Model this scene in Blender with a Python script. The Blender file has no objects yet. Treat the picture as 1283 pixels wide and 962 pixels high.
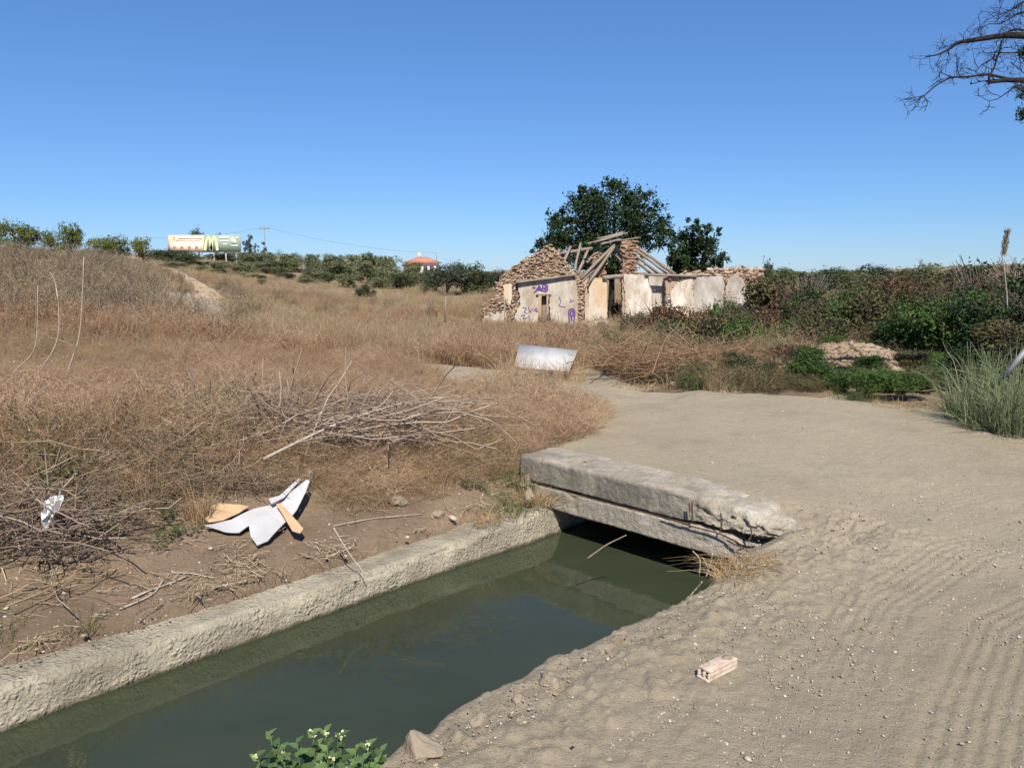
import bpy, math
import numpy as np
from mathutils import Vector, Matrix

scene = bpy.context.scene
R_ = math.radians

# ------------------------------------------------------------------ camera
FPX, CX, CY, EYE, PITCH = 964.0, 641.5, 481.0, 1.6, R_(8.3)
cam_d = bpy.data.cameras.new('camera')
cam = bpy.data.objects.new('camera', cam_d)
scene.collection.objects.link(cam)
cam_d.sensor_fit = 'HORIZONTAL'; cam_d.sensor_width = 36.0
cam_d.lens = 36.0 * FPX / 1283.0
cam_d.clip_start = 0.05; cam_d.clip_end = 3000.0
cam.location = (0, 0, EYE)
cam.rotation_euler = (math.pi / 2 - PITCH, 0, 0)
scene.camera = cam

# ------------------------------------------------------------------ sky and sun
SUN_AZ = math.atan2(0.16, -0.985)          # measured from +Y (view direction) towards +X (right)
SUN_EL = R_(47)
world = bpy.data.worlds.new('World'); scene.world = world; world.use_nodes = True
wn = world.node_tree.nodes; wl = world.node_tree.links
wn.clear()
sky = wn.new('ShaderNodeTexSky'); sky.sky_type = 'NISHITA'; sky.sun_disc = False
sky.sun_elevation = SUN_EL; sky.sun_rotation = SUN_AZ
sky.altitude = 0; sky.air_density = 1.0; sky.dust_density = 0.0; sky.ozone_density = 10.0
bg = wn.new('ShaderNodeBackground'); bg.inputs['Strength'].default_value = 0.10
wo = wn.new('ShaderNodeOutputWorld')
tone = wn.new('ShaderNodeMix'); tone.data_type = 'RGBA'; tone.blend_type = 'MULTIPLY'; tone.inputs[0].default_value = 1.0
tone.inputs[7].default_value = (0.77, 0.98, 1.27, 1)          # the camera's cool daylight balance, the same over the whole sky
soft = wn.new('ShaderNodeGamma'); soft.inputs['Gamma'].default_value = 0.80      # the camera's soft tone curve on the bright sky
wl.new(sky.outputs[0], soft.inputs['Color']); wl.new(soft.outputs[0], tone.inputs[6]); wl.new(tone.outputs[2], bg.inputs['Color']); wl.new(bg.outputs[0], wo.inputs['Surface'])
sun_d = bpy.data.lights.new('sun', 'SUN'); sun_d.energy = 4.9; sun_d.angle = R_(0.55); sun_d.color = (1.0, 0.915, 0.79)
sun = bpy.data.objects.new('sun', sun_d); scene.collection.objects.link(sun)
sv = Vector((math.sin(SUN_AZ) * math.cos(SUN_EL), math.cos(SUN_AZ) * math.cos(SUN_EL), math.sin(SUN_EL)))
sun.rotation_euler = (-sv).to_track_quat('-Z', 'Y').to_euler(); sun.location = sv * 60
scene.view_settings.view_transform = 'Standard'; scene.view_settings.look = 'None'
scene.view_settings.exposure = 0.50; scene.view_settings.gamma = 1.0
scene.view_settings.use_curve_mapping = False
scene.cycles.max_bounces = 5; scene.cycles.diffuse_bounces = 3; scene.cycles.glossy_bounces = 3; scene.cycles.transmission_bounces = 3; scene.cycles.transparent_max_bounces = 4; scene.cycles.use_fast_gi = False

# ------------------------------------------------------------------ numeric helpers
CP, SP = math.cos(PITCH), math.sin(PITCH)
def ray(px, py):
    u = (px - CX) / FPX; v = (py - CY) / FPX
    return np.array([u, CP - v * SP, -(SP + v * CP)])
def at(px, py, Y):
    d = ray(px, py); t = Y / d[1]
    return Vector((d[0] * t, Y, EYE + d[2] * t))
def _h(ix, iy, seed):
    ix = ix.astype(np.int64); iy = iy.astype(np.int64)
    h = (ix * 374761393 + iy * 668265263 + seed * 974711) & 0xffffffff
    h = ((h ^ (h >> 13)) * 1274126177) & 0xffffffff
    h = ((h ^ (h >> 16)) * 2246822519) & 0xffffffff
    return ((h ^ (h >> 15)) & 0xffffff) / float(0xffffff)
def vn(x, y, seed=0):
    x = np.asarray(x, float); y = np.asarray(y, float)
    ix = np.floor(x); iy = np.floor(y); fx = x - ix; fy = y - iy
    fx = fx * fx * (3 - 2 * fx); fy = fy * fy * (3 - 2 * fy)
    a = _h(ix, iy, seed); b = _h(ix + 1, iy, seed); c = _h(ix, iy + 1, seed); d = _h(ix + 1, iy + 1, seed)
    return (a * (1 - fx) + b * fx) * (1 - fy) + (c * (1 - fx) + d * fx) * fy
def fbm(x, y, seed=0, octv=4, gain=0.5):
    s = 0; a = 1.0; tot = 0
    for o in range(octv):
        s = s + a * (vn(np.asarray(x) * 2 ** o, np.asarray(y) * 2 ** o, seed + o * 17) * 2 - 1); tot += a; a *= gain
    return s / tot
def sst(a, b, x):
    t = np.clip((np.asarray(x, float) - a) / (b - a), 0, 1); return t * t * (3 - 2 * t)
Q = math.sqrt(0.5)
def sn(x, y): return (np.asarray(x) + np.asarray(y)) * Q, (np.asarray(x) - np.asarray(y)) * Q
def xy(s, n): return (np.asarray(s) + np.asarray(n)) * Q, (np.asarray(s) - np.asarray(n)) * Q

# ------------------------------------------------------------------ lie of the land
# heights by direction (column) and distance ahead (row)
COLS = np.array([-1.3, -0.976, -0.665, -0.561, -0.457, -0.40, -0.354, -0.198, 0.0, 0.165, 0.372, 0.666, 0.995, 1.3])
ROWS = np.array([4, 8, 12, 20, 30, 40, 60, 100, 160, 250, 420, 900], float)
TAB = np.array([
 # -1.3  -.976 -.665 -.561 -.457 -.40  -.354 -.198  0     .165  .372  .666  .995  1.3
 [0.00, 0.00, 0.00, 0.00, 0.00, 0.00, 0.00, 0.00, 0.00, 0.00, 0.00, 0.00, 0.00, 0.00],
 [0.10, 0.10, 0.10, 0.10, 0.08, 0.05, 0.05, 0.05, 0.05, 0.05, 0.03, 0.00, 0.00, 0.00],
 [0.50, 0.40, 0.25, 0.22, 0.15, 0.10, 0.05, 0.00, -.05, -.10, 0.00, 0.00, 0.00, 0.00],
 [1.30, 1.00, 0.75, 0.70, 0.45, 0.10, -.15, -.55, -.55, -.55, -.35, -.20, -.10, 0.00],
 [2.60, 2.30, 1.95, 1.80, 1.05, 0.30, -.10, -.80, -1.0, -1.0, -.80, -.50, -.30, -.20],
 [2.80, 2.50, 2.00, 1.75, 0.95, 0.20, -.35, -1.0, -1.1, -1.1, -1.0, -.80, -.50, -.40],
 [3.30, 3.00, 2.40, 2.10, 1.30, 0.60, 0.00, -.90, -1.1, -1.1, -1.0, -.80, -.60, -.50],
 [5.00, 4.60, 4.10, 3.90, 3.00, 2.10, 1.10, -.20, -.80, -1.0, -.80, -.60, -.50, -.40],
 [7.00, 6.60, 6.00, 5.80, 5.00, 4.30, 3.40, 1.10, 0.20, -.50, -.20, 0.60, 1.00, 1.00],
 [8.00, 7.60, 7.00, 6.80, 6.50, 6.20, 5.50, 2.40, 1.20, 0.50, 0.20, 1.50, 2.50, 3.00],
 [8.00, 7.60, 7.00, 6.80, 6.50, 6.20, 5.50, 2.60, 1.40, 0.60, 0.40, 6.50, 10.0, 11.0],
 [8.00, 7.60, 7.00, 6.80, 6.50, 6.20, 5.50, 2.60, 1.40, 0.60, 0.40, 6.50, 10.0, 11.0]])
def _fine():
    gc = np.linspace(-1.3, 1.3, 131); gr = np.linspace(np.log(4), np.log(900), 161)
    A = np.array([np.interp(gc, COLS, TAB[i]) for i in range(len(ROWS))])
    B = np.array([np.interp(gr, np.log(ROWS), A[:, j]) for j in range(len(gc))]).T
    for _ in range(14):
        P = np.pad(B, 1, mode='edge'); B = (P[:-2, 1:-1] + P[2:, 1:-1] + P[1:-1, :-2] + P[1:-1, 2:] + 2 * B) / 6
    return gc, gr, B
GC, GR, GB = _fine()
def table(x, y):
    x = np.asarray(x, float); y = np.asarray(y, float)
    yy = np.maximum(y, 4.0); c = np.clip(x / np.maximum(y, 6.0), -1.299, 1.299); r = np.clip(np.log(yy), GR[0], GR[-1] - 1e-6)
    fc = (c - GC[0]) / (GC[1] - GC[0]); fr = (r - GR[0]) / (GR[1] - GR[0])
    ic = np.clip(fc.astype(int), 0, len(GC) - 2); ir = np.clip(fr.astype(int), 0, len(GR) - 2); fc = fc - ic; fr = fr - ir
    return (GB[ir, ic] * (1 - fc) + GB[ir, ic + 1] * fc) * (1 - fr) + (GB[ir + 1, ic] * (1 - fc) + GB[ir + 1, ic + 1] * fc) * fr

def poly_sd(x, y, P):
    """signed distance to polygon, negative inside"""
    x = np.asarray(x, float); y = np.asarray(y, float)
    d = np.full(x.shape, 1e9); ins = np.zeros(x.shape, bool); n = len(P)
    for i in range(n):
        ax, ay = P[i]; bx, by = P[(i + 1) % n]
        ex, ey = bx - ax, by - ay; t = np.clip(((x - ax) * ex + (y - ay) * ey) / (ex * ex + ey * ey), 0, 1)
        d = np.minimum(d, (x - ax - t * ex) ** 2 + (y - ay - t * ey) ** 2)
        c = ((ay > y) != (by > y)) & (x < ex * (y - ay) / (ey if abs(ey) > 1e-9 else 1e-9) + ax); ins ^= c
    d = np.sqrt(d); return np.where(ins, -d, d)
def line_d(x, y, P):
    """distance to polyline and lateral sign"""
    x = np.asarray(x, float); y = np.asarray(y, float); d = np.full(x.shape, 1e9); lat = np.zeros(x.shape); along = np.zeros(x.shape); L = 0
    for (ax, ay), (bx, by) in zip(P[:-1], P[1:]):
        ex, ey = bx - ax, by - ay; l = math.hypot(ex, ey); t = np.clip(((x - ax) * ex + (y - ay) * ey) / (l * l), 0, 1)
        qx, qy = x - ax - t * ex, y - ay - t * ey; dd = np.hypot(qx, qy); m = dd < d
        sg = np.sign(ex * qy - ey * qx); d = np.where(m, dd, d); lat = np.where(m, dd * sg, lat); along = np.where(m, L + t * l, along); L += l
    return d, lat, along

WATER = -0.52
S0, S1 = 4.5, 9.3            # bridge from .. to along the canal
NL, NR = -4.06, -2.12        # left wall face, right bank edge
ROAD = [(-4.0, -1.0), (1.77, 4.62), (0.08, 6.22), (0.75, 7.0), (1.02, 8.0), (1.10, 9.2), (0.75, 10.7), (2.0, 10.25), (2.7, 9.85), (3.6, 9.5),
        (4.45, 9.05), (4.85, 8.3), (5.3, 7.1), (7.0, 5.6), (14, 2), (14, -8), (-4, -8)]
TRACK = [(1.5, 9.3), (0.6, 11.5), (-1.0, 14.2), (-3.0, 16.3), (-6.0, 18.4), (-9.5, 23), (-13.5, 33), (-18, 46), (-24.5, 60), (-35, 78), (-46, 98), (-54.5, 112), (-64, 130)]
def edge_n(s):
    return NR + 0.05 * fbm(np.asarray(s) * 2.2, 0 * np.asarray(s) + 3.3, 5, 3) * 2 - 0.27 * sst(3.5, 4.4, s) - 0.06 * sst(2.6, 1.4, s)
def surf(x, y):
    """ground level everywhere, without the canal"""
    x = np.asarray(x, float); y = np.asarray(y, float)
    z = table(x, y); s, n = sn(x, y)
    prof = np.interp(-n, [4.0, 4.25, 4.7, 5.1, 5.8, 6.6, 8.5, 11], [-0.29, -0.28, -0.14, 0.0, 0.16, 0.20, 0.12, 0.0])
    prof = np.where(n < -4.0, prof, 0) * np.where(s > S0 - 0.05, sst(-4.0, -4.6, n), 1.0) * (1 - sst(4.2, 5.4, s))
    z = z + prof
    br = sst(3.2, 4.6, s) * sst(-1.2, -2.0, n) * sst(-8, -6, n) * (1 - sst(10, 14, s))
    z = z + 0.02 * br
    far = sst(10, 25, np.hypot(x, y))
    z = z + far * 0.12 * fbm(x * 0.35, y * 0.35, 3, 3) + far * sst(30, 80, y) * 0.35 * fbm(x * 0.06, y * 0.06, 8, 2)
    lb = (n < -4.2) * (1 - far)
    z = z + lb * sst(4.2, 4.8, -n) * (0.05 * fbm(x * 1.6, y * 1.6, 11, 4))
    # spoil heap beyond the road, on the right
    z = z + 0.38 * np.exp(-(((x - 5.35) / 1.05) ** 2 + ((y - 12.1) / 0.75) ** 2)) 
    z = z + 0.2 * np.exp(-(((x - 3.6) / 1.0) ** 2 + ((y - 12.6) / 0.9) ** 2)) + 0.45 * np.exp(-(((x - 2.1) / 1.2) ** 2 + ((y - 13.5) / 0.9) ** 2))
    return z
def put(px, py, dz=0.0):
    d = ray(px, py); t = np.geomspace(1.8, 700, 2500)
    x, y, z = d[0] * t, d[1] * t, EYE + d[2] * t
    s_, n_ = sn(x, y); can = (n_ > NL - 0.03) & (n_ < NR - 0.05) & (s_ < S0); below = z < np.where(can, WATER, surf(x, y)) + dz; i = int(np.argmax(below)) if below.any() else len(t) - 1
    return Vector((x[i], y[i], float(surf(x[i], y[i]))))
def gz(x, y): return float(surf(np.array([x]), np.array([y]))[0])

# ------------------------------------------------------------------ mesh helpers
def mesh_np(name, V, faces, tint=None, mats=(), mi=None, smooth=False):
    V = np.asarray(V, np.float32).reshape(-1, 3)
    faces = [np.asarray(f, np.int64) for f in (faces if isinstance(faces, list) else [faces]) if len(f)]
    me = bpy.data.meshes.new(name)
    loops = np.concatenate([f.ravel() for f in faces]); tot = np.concatenate([np.full(len(f), f.shape[1]) for f in faces])
    start = np.concatenate([[0], np.cumsum(tot)[:-1]])
    me.vertices.add(len(V)); me.vertices.foreach_set('co', V.ravel())
    me.loops.add(len(loops)); me.loops.foreach_set('vertex_index', loops.astype(np.int32))
    me.polygons.add(len(tot)); me.polygons.foreach_set('loop_start', start.astype(np.int32))
    if mi is not None: me.polygons.foreach_set('material_index', np.asarray(mi, np.int32))
    if smooth: me.polygons.foreach_set('use_smooth', np.ones(len(tot), bool))
    me.update(calc_edges=True); me.validate()
    if tint is not None:
        a = me.attributes.new('tint', 'FLOAT', 'POINT'); a.data.foreach_set('value', np.asarray(tint, np.float32))
    for m in (mats if isinstance(mats, (list, tuple)) else [mats]): me.materials.append(m)
    return me
class MB:
    def __init__(self): self.V = []; self.F = {}; self.T = []; self.n = 0
    def add(self, V, F, tint=0.5):
        V = np.asarray(V, float).reshape(-1, 3)
        for f in (F if isinstance(F, list) else [F]):
            f = np.asarray(f, np.int64)
            if len(f): self.F.setdefault(f.shape[1], []).append(f + self.n)
        self.V.append(V); t = np.asarray(tint, float); self.T.append(np.full(len(V), float(t)) if t.ndim == 0 else t); self.n += len(V)
        return self
    def mesh(self, name, mat, smooth=False):
        return mesh_np(name, np.concatenate(self.V), [np.concatenate(v) for v in self.F.values()], np.concatenate(self.T), [mat], None, smooth)
def link(name, me, parent=None, loc=None):
    o = bpy.data.objects.new(name, me); scene.collection.objects.link(o)
    if parent is not None: o.parent = parent
    if loc is not None: o.location = loc
    return o
def tag(o, label, cat=None, group=None, kind=None):
    if label: o['label'] = label
    if cat: o['category'] = cat
    if group: o['group'] = group
    if kind: o['kind'] = kind
    return o
def empty(name, loc=(0, 0, 0), rz=0.0):
    o = bpy.data.objects.new(name, None); scene.collection.objects.link(o); o.location = loc; o.rotation_euler = (0, 0, rz); o.empty_display_size = 0.1
    return o
def child(name, me, root):
    """mesh given in world coordinates, kept in place under an Empty"""
    o = bpy.data.objects.new(name, me); scene.collection.objects.link(o); o.parent = root
    o.matrix_parent_inverse = Matrix.Translation(root.location).inverted() if root.rotation_euler.z == 0 else root.matrix_world.inverted()
    return o
def unit(v): return v / np.maximum(np.linalg.norm(v, axis=-1, keepdims=True), 1e-9)

def ribbons(P, W, rng, side=None):
    """P (N,K,3) centre lines, W (N,K) widths -> verts, quads"""
    P = np.asarray(P, float); W = np.asarray(W, float); N, K = P.shape[:2]
    T = unit(np.gradient(P, axis=1))
    if side is None: side = rng.normal(size=(N, 1, 3))
    S = unit(np.cross(T, side)); A = P - S * W[..., None] / 2; B = P + S * W[..., None] / 2
    V = np.stack([A, B], 2).reshape(-1, 3)
    base = (np.arange(N)[:, None] * K + np.arange(K - 1)[None]) * 2; base = base.ravel()
    return V, np.stack([base, base + 1, base + 3, base + 2], 1)
def tubes(P, Rr, M=5, cap=True):
    """P (N,K,3), Rr (N,K) radii -> verts, quads"""
    P = np.asarray(P, float); Rr = np.asarray(Rr, float); N, K = P.shape[:2]
    T = unit(np.gradient(P, axis=1)); ref = np.where(np.abs(T[:, :1, 2:3]) > 0.9, np.array([1., 0, 0]), np.array([0, 0, 1.]))
    A = unit(np.cross(T, ref)); B = np.cross(T, A)
    an = np.arange(M) / M * 2 * math.pi
    V = P[:, :, None] + Rr[:, :, None, None] * (A[:, :, None] * np.cos(an)[None, None, :, None] + B[:, :, None] * np.sin(an)[None, None, :, None])
    idx = (np.arange(N)[:, None, None] * K + np.arange(K - 1)[None, :, None]) * M + np.arange(M)[None, None]
    nx = (np.arange(N)[:, None, None] * K + np.arange(K - 1)[None, :, None]) * M + (np.arange(M) + 1)[None, None] % M
    F = [np.stack([idx, nx, nx + M, idx + M], -1).reshape(-1, 4)]
    if cap and M >= 3:
        e = np.arange(N)[:, None] * K * M + np.arange(M)[None]; F.append(e[:, ::-1]); F.append(e + (K - 1) * M)
    return V.reshape(-1, 3), F
def tube1(pts, r0, r1=None, M=6, K=None):
    pts = np.asarray([tuple(p) for p in pts], float)
    if K:
        t = np.linspace(0, len(pts) - 1, K); P = np.stack([np.interp(t, range(len(pts)), pts[:, i]) for i in range(3)], 1)
        for _ in range(2): P[1:-1] = (P[:-2] + 2 * P[1:-1] + P[2:]) / 4
        pts = P
    r = np.linspace(r0, r1 if r1 is not None else r0, len(pts))
    return tubes(pts[None], r[None], M)
def leaves(C, N, L, W, rng, fold=0.25, up=None):
    """diamond leaves folded along the midrib"""
    C = np.asarray(C, float); N = unit(np.asarray(N, float)); n = len(C)
    D = unit(np.cross(N, rng.normal(size=(n, 3)))) if up is None else unit(up)
    S = unit(np.cross(N, D)); L = np.broadcast_to(L, (n,))[:, None]; W = np.broadcast_to(W, (n,))[:, None]
    b = C - D * L * 0.5; t = C + D * L * 0.5 - N * L * 0.12; l = C - S * W * 0.5 + N * W * fold; r = C + S * W * 0.5 + N * W * fold
    V = np.stack([b, l, t, r], 1).reshape(-1, 3); i = np.arange(n) * 4
    return V, np.concatenate([np.stack([i, i + 2, i + 1], 1), np.stack([i, i + 3, i + 2], 1)])
def rock_mesh(rng, name, mat, sx=1, sy=1, sz=1, rough=0.22, sub=2):
    import bmesh
    bm = bmesh.new(); bmesh.ops.create_icosphere(bm, subdivisions=sub, radius=1.0)
    pl = [(unit(rng.normal(size=3)), rng.uniform(0.5, 0.85)) for _ in range(7)]
    for v in bm.verts:
        p = np.array(v.co)
        for nrm, d in pl:
            k = p @ nrm
            if k > d: p = p - nrm * (k - d) * 0.9
        p = p * (1 + rough * (float(fbm(np.array([p[0] * 2.2 + p[2]]), np.array([p[1] * 2.2 - p[2]]), int(rng.integers(1, 2)), 3)[0])))
        v.co = (p[0] * sx, p[1] * sy, p[2] * sz)
    me = bpy.data.meshes.new(name); bm.to_mesh(me); bm.free(); me.materials.append(mat); return me
def box_between(a, b, w, h, rng=None, jit=0.0):
    """squared timber from a to b"""
    a = np.array(a, float); b = np.array(b, float); t = unit(b - a); up = np.array([0, 0, 1.]); 
    if abs(t[2]) > .95: up = np.array([0, 1., 0])
    s = unit(np.cross(t, up)); u = np.cross(s, t); V = []
    for k in np.linspace(0, 1, 5):
        c = a + (b - a) * k; j = (rng.normal(size=(4, 3)) * jit) if rng is not None else np.zeros((4, 3))
        for q, (i, m) in enumerate(((-1, -1), (1, -1), (1, 1), (-1, 1))): V.append(c + s * i * w / 2 + u * m * h / 2 + j[q])
    F = []
    for k in range(4):
        for q in range(4): F.append((k * 4 + q, k * 4 + (q + 1) % 4, k * 4 + 4 + (q + 1) % 4, k * 4 + 4 + q))
    F += [(3, 2, 1, 0), (16, 17, 18, 19)]
    return np.array(V), np.array(F)

# ------------------------------------------------------------------ materials
def lin(r, g, b):
    f = lambda c: ((c / 255 + 0.055) / 1.055) ** 2.4 if c > 10 else c / 255 / 12.92
    return (f(r), f(g), f(b), 1)
class NT:
    def __init__(self, name):
        self.m = bpy.data.materials.new(name); self.m.use_nodes = True; self.t = self.m.node_tree; self.t.nodes.clear()
        self.out = self.t.nodes.new('ShaderNodeOutputMaterial')
    def n(self, ty, ins=None, **kw):
        nd = self.t.nodes.new(ty)
        for k, v in kw.items(): setattr(nd, k, v)
        for k, v in (ins or {}).items():
            if isinstance(v, bpy.types.NodeSocket): self.t.links.new(v, nd.inputs[k])
            else: nd.inputs[k].default_value = v
        return nd
    def l(self, a, b): self.t.links.new(a, b)
    def ramp(self, fac, stops, interp='LINEAR'):
        r = self.t.nodes.new('ShaderNodeValToRGB'); r.color_ramp.interpolation = interp; el = r.color_ramp.elements
        while len(el) < len(stops): el.new(0.5)
        for e, (p, c) in zip(el, stops): e.position = p; e.color = c if len(c) == 4 else (*c, 1)
        self.l(fac, r.inputs[0]); return r.outputs[0]
    def noise(self, vec, scale, detail=4, rough=0.55, out='Fac', dist=0.0):
        nd = self.n('ShaderNodeTexNoise', {'Vector': vec, 'Scale': scale, 'Detail': detail, 'Roughness': rough, 'Distortion': dist}); return nd.outputs[out]
    def vor(self, vec, scale, feature='F1', out='Distance', rand=1.0):
        nd = self.n('ShaderNodeTexVoronoi', {'Vector': vec, 'Scale': scale, 'Randomness': rand}, feature=feature); return nd.outputs[out]
    def mix(self, fac, a, b, mode='MIX'):
        nd = self.n('ShaderNodeMix', data_type='RGBA', blend_type=mode)
        for s, v in ((0, fac), (6, a), (7, b)):
            if isinstance(v, bpy.types.NodeSocket): self.l(v, nd.inputs[s])
            else: nd.inputs[s].default_value = v
        return nd.outputs[2]
    def math(self, op, a, b=0.0, clamp=False):
        nd = self.n('ShaderNodeMath', operation=op, use_clamp=clamp)
        for i, v in enumerate((a, b)):
            if isinstance(v, bpy.types.NodeSocket): self.l(v, nd.inputs[i])
            else: nd.inputs[i].default_value = v
        return nd.outputs[0]
    def bump(self, h, strength=0.5, dist=0.01, normal=None):
        nd = self.n('ShaderNodeBump', {'Height': h, 'Strength': strength, 'Distance': dist})
        if normal is not None: self.l(normal, nd.inputs['Normal'])
        return nd.outputs[0]
    def bsdf(self, col, rough=0.9, normal=None, spec=0.25, metal=0.0):
        b = self.n('ShaderNodeBsdfPrincipled')
        for k, v in (('Base Color', col), ('Roughness', rough), ('Specular IOR Level', spec), ('Metallic', metal)):
            if isinstance(v, bpy.types.NodeSocket): self.l(v, b.inputs[k])
            else: b.inputs[k].default_value = v
        if normal is not None: self.l(normal, b.inputs['Normal'])
        self.l(b.outputs[0], self.out.inputs['Surface']); return b
    def pos(self): return self.n('ShaderNodeNewGeometry').outputs['Position']
    def obj(self): return self.n('ShaderNodeTexCoord').outputs['Object']

def foliage_mat(name, stops, transl=0.3, spread=0.35, rough=0.6, spec=0.15):
    """leaf / blade material: colour by blade and by clump, some light passing through"""
    m = NT(name)
    a = m.n('ShaderNodeAttribute', attribute_name='tint').outputs['Fac']
    r = m.n('ShaderNodeObjectInfo').outputs['Random']
    f = m.math('ADD', m.math('MULTIPLY', a, 1 - spread), m.math('MULTIPLY', r, spread))
    c = m.ramp(f, [(i / (len(stops) - 1), s) for i, s in enumerate(stops)])
    d = m.n('ShaderNodeBsdfPrincipled', {'Base Color': c, 'Roughness': rough, 'Specular IOR Level': spec})
    t = m.n('ShaderNodeBsdfTranslucent', {'Color': c})
    x = m.n('ShaderNodeMixShader', {0: transl}); m.l(d.outputs[0], x.inputs[1]); m.l(t.outputs[0], x.inputs[2])
    m.l(x.outputs[0], m.out.inputs['Surface']); return m.m
def plain(name, col, rough=0.7, var=0.25, scale=8, spec=0.25, metal=0.0, bumps=0.2, bdist=0.004):
    m = NT(name); o = m.obj(); f = m.noise(o, scale, 5)
    c0 = tuple(v * (1 - var) for v in col[:3]) + (1,); c1 = tuple(min(1, v * (1 + var)) for v in col[:3]) + (1,)
    c = m.ramp(f, [(0.3, c0), (0.7, c1)])
    m.bsdf(c, rough, m.bump(m.noise(o, scale * 4, 4), bumps, bdist), spec, metal); return m.m

def mk_road():
    m = NT('pale_dirt'); p = m.pos()
    big = m.noise(p, 0.55, 4); mid = m.noise(p, 3.1, 5, 0.6); fine = m.noise(p, 34, 5, 0.7)
    c = m.ramp(big, [(0.3, (0.285, 0.240, 0.168, 1)), (0.7, (0.385, 0.334, 0.240, 1))])
    c = m.mix(m.ramp(mid, [(0.35, (0, 0, 0, 1)), (0.7, (1, 1, 1, 1))]), c, (0.330, 0.285, 0.206, 1))
    dk = m.ramp(m.noise(p, 1.3, 6, 0.65), [(0.54, (0, 0, 0, 1)), (0.72, (1, 1, 1, 1))])
    c = m.mix(m.math('MULTIPLY', dk, 0.6), c, (0.205, 0.175, 0.130, 1))
    c = m.mix(m.math('MULTIPLY', m.ramp(fine, [(0.45, (0, 0, 0, 1)), (0.7, (1, 1, 1, 1))]), 0.4), c, (0.215, 0.180, 0.130, 1))
    yy = m.n('ShaderNodeSeparateXYZ'); m.l(p, yy.inputs[0])          # the churned dust on the canal bank is greyer and darker than the packed road
    ch = m.ramp(m.math('ADD', m.math('MULTIPLY', yy.outputs[1], 0.2), m.math('MULTIPLY', m.noise(p, 1.1, 4), 0.25)), [(0.68, (1, 1, 1, 1)), (1.0, (0, 0, 0, 1))])
    c = m.mix(m.math('MULTIPLY', ch, 0.5), c, m.mix(m.noise(p, 5, 5, 0.7), (0.205, 0.172, 0.125, 1), (0.285, 0.242, 0.178, 1)))
    v = m.n('ShaderNodeTexVoronoi', {'Vector': p, 'Scale': 95.0}); vd = v.outputs['Distance']; vc = v.outputs['Color']
    sep = m.n('ShaderNodeSeparateColor'); m.l(vc, sep.inputs[0])
    peb = m.math('MULTIPLY', m.ramp(vd, [(0.22, (1, 1, 1, 1)), (0.34, (0, 0, 0, 1))]), m.ramp(sep.outputs[0], [(0.66, (0, 0, 0, 1)), (0.70, (1, 1, 1, 1))]))
    peb = m.math('MULTIPLY', peb, m.ramp(m.noise(p, 1.7, 3), [(0.42, (0, 0, 0, 1)), (0.6, (1, 1, 1, 1))]))
    c = m.mix(peb, c, m.mix(sep.outputs[1], (0.42, 0.37, 0.29, 1), (0.58, 0.53, 0.45, 1)))
    h = m.math('ADD', m.math('MULTIPLY', fine, 0.6), m.math('ADD', m.math('MULTIPLY', m.noise(p, 120, 3), 0.3), m.math('MULTIPLY', peb, 0.5)))
    nb = m.bump(h, 1.0, 0.010, m.bump(m.noise(p, 26, 6, 0.8), 0.7, 0.02))
    m.bsdf(c, 0.95, nb, 0.12); return m.m
def mk_soil():
    m = NT('dry_soil'); p = m.pos()
    c = m.ramp(m.noise(p, 1.2, 5, 0.6), [(0.3, (0.150, 0.108, 0.074, 1)), (0.7, (0.262, 0.198, 0.138, 1))])
    c = m.mix(m.math('MULTIPLY', m.ramp(m.noise(p, 26, 5, 0.7), [(0.4, (0, 0, 0, 1)), (0.7, (1, 1, 1, 1))]), 0.55), c, (0.125, 0.090, 0.062, 1))
    st = m.ramp(m.noise(p, 0.13, 4, 0.6), [(0.4, (0, 0, 0, 1)), (0.6, (1, 1, 1, 1))])
    far = m.n('ShaderNodeAttribute', attribute_name='tint').outputs['Fac']     # share of dry turf in the ground
    turf = m.mix(st, (0.245, 0.175, 0.105, 1), (0.19, 0.15, 0.10, 1))
    c = m.mix(far, c, m.mix(m.noise(p, 2.0, 6, 0.7), turf, (0.29, 0.215, 0.135, 1)))
    h = m.math('ADD', m.noise(p, 18, 6, 0.65), m.math('MULTIPLY', m.noise(p, 90, 4), 0.4))
    m.bsdf(c, 0.95, m.bump(h, 0.8, 0.03), 0.1); return m.m
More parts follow.
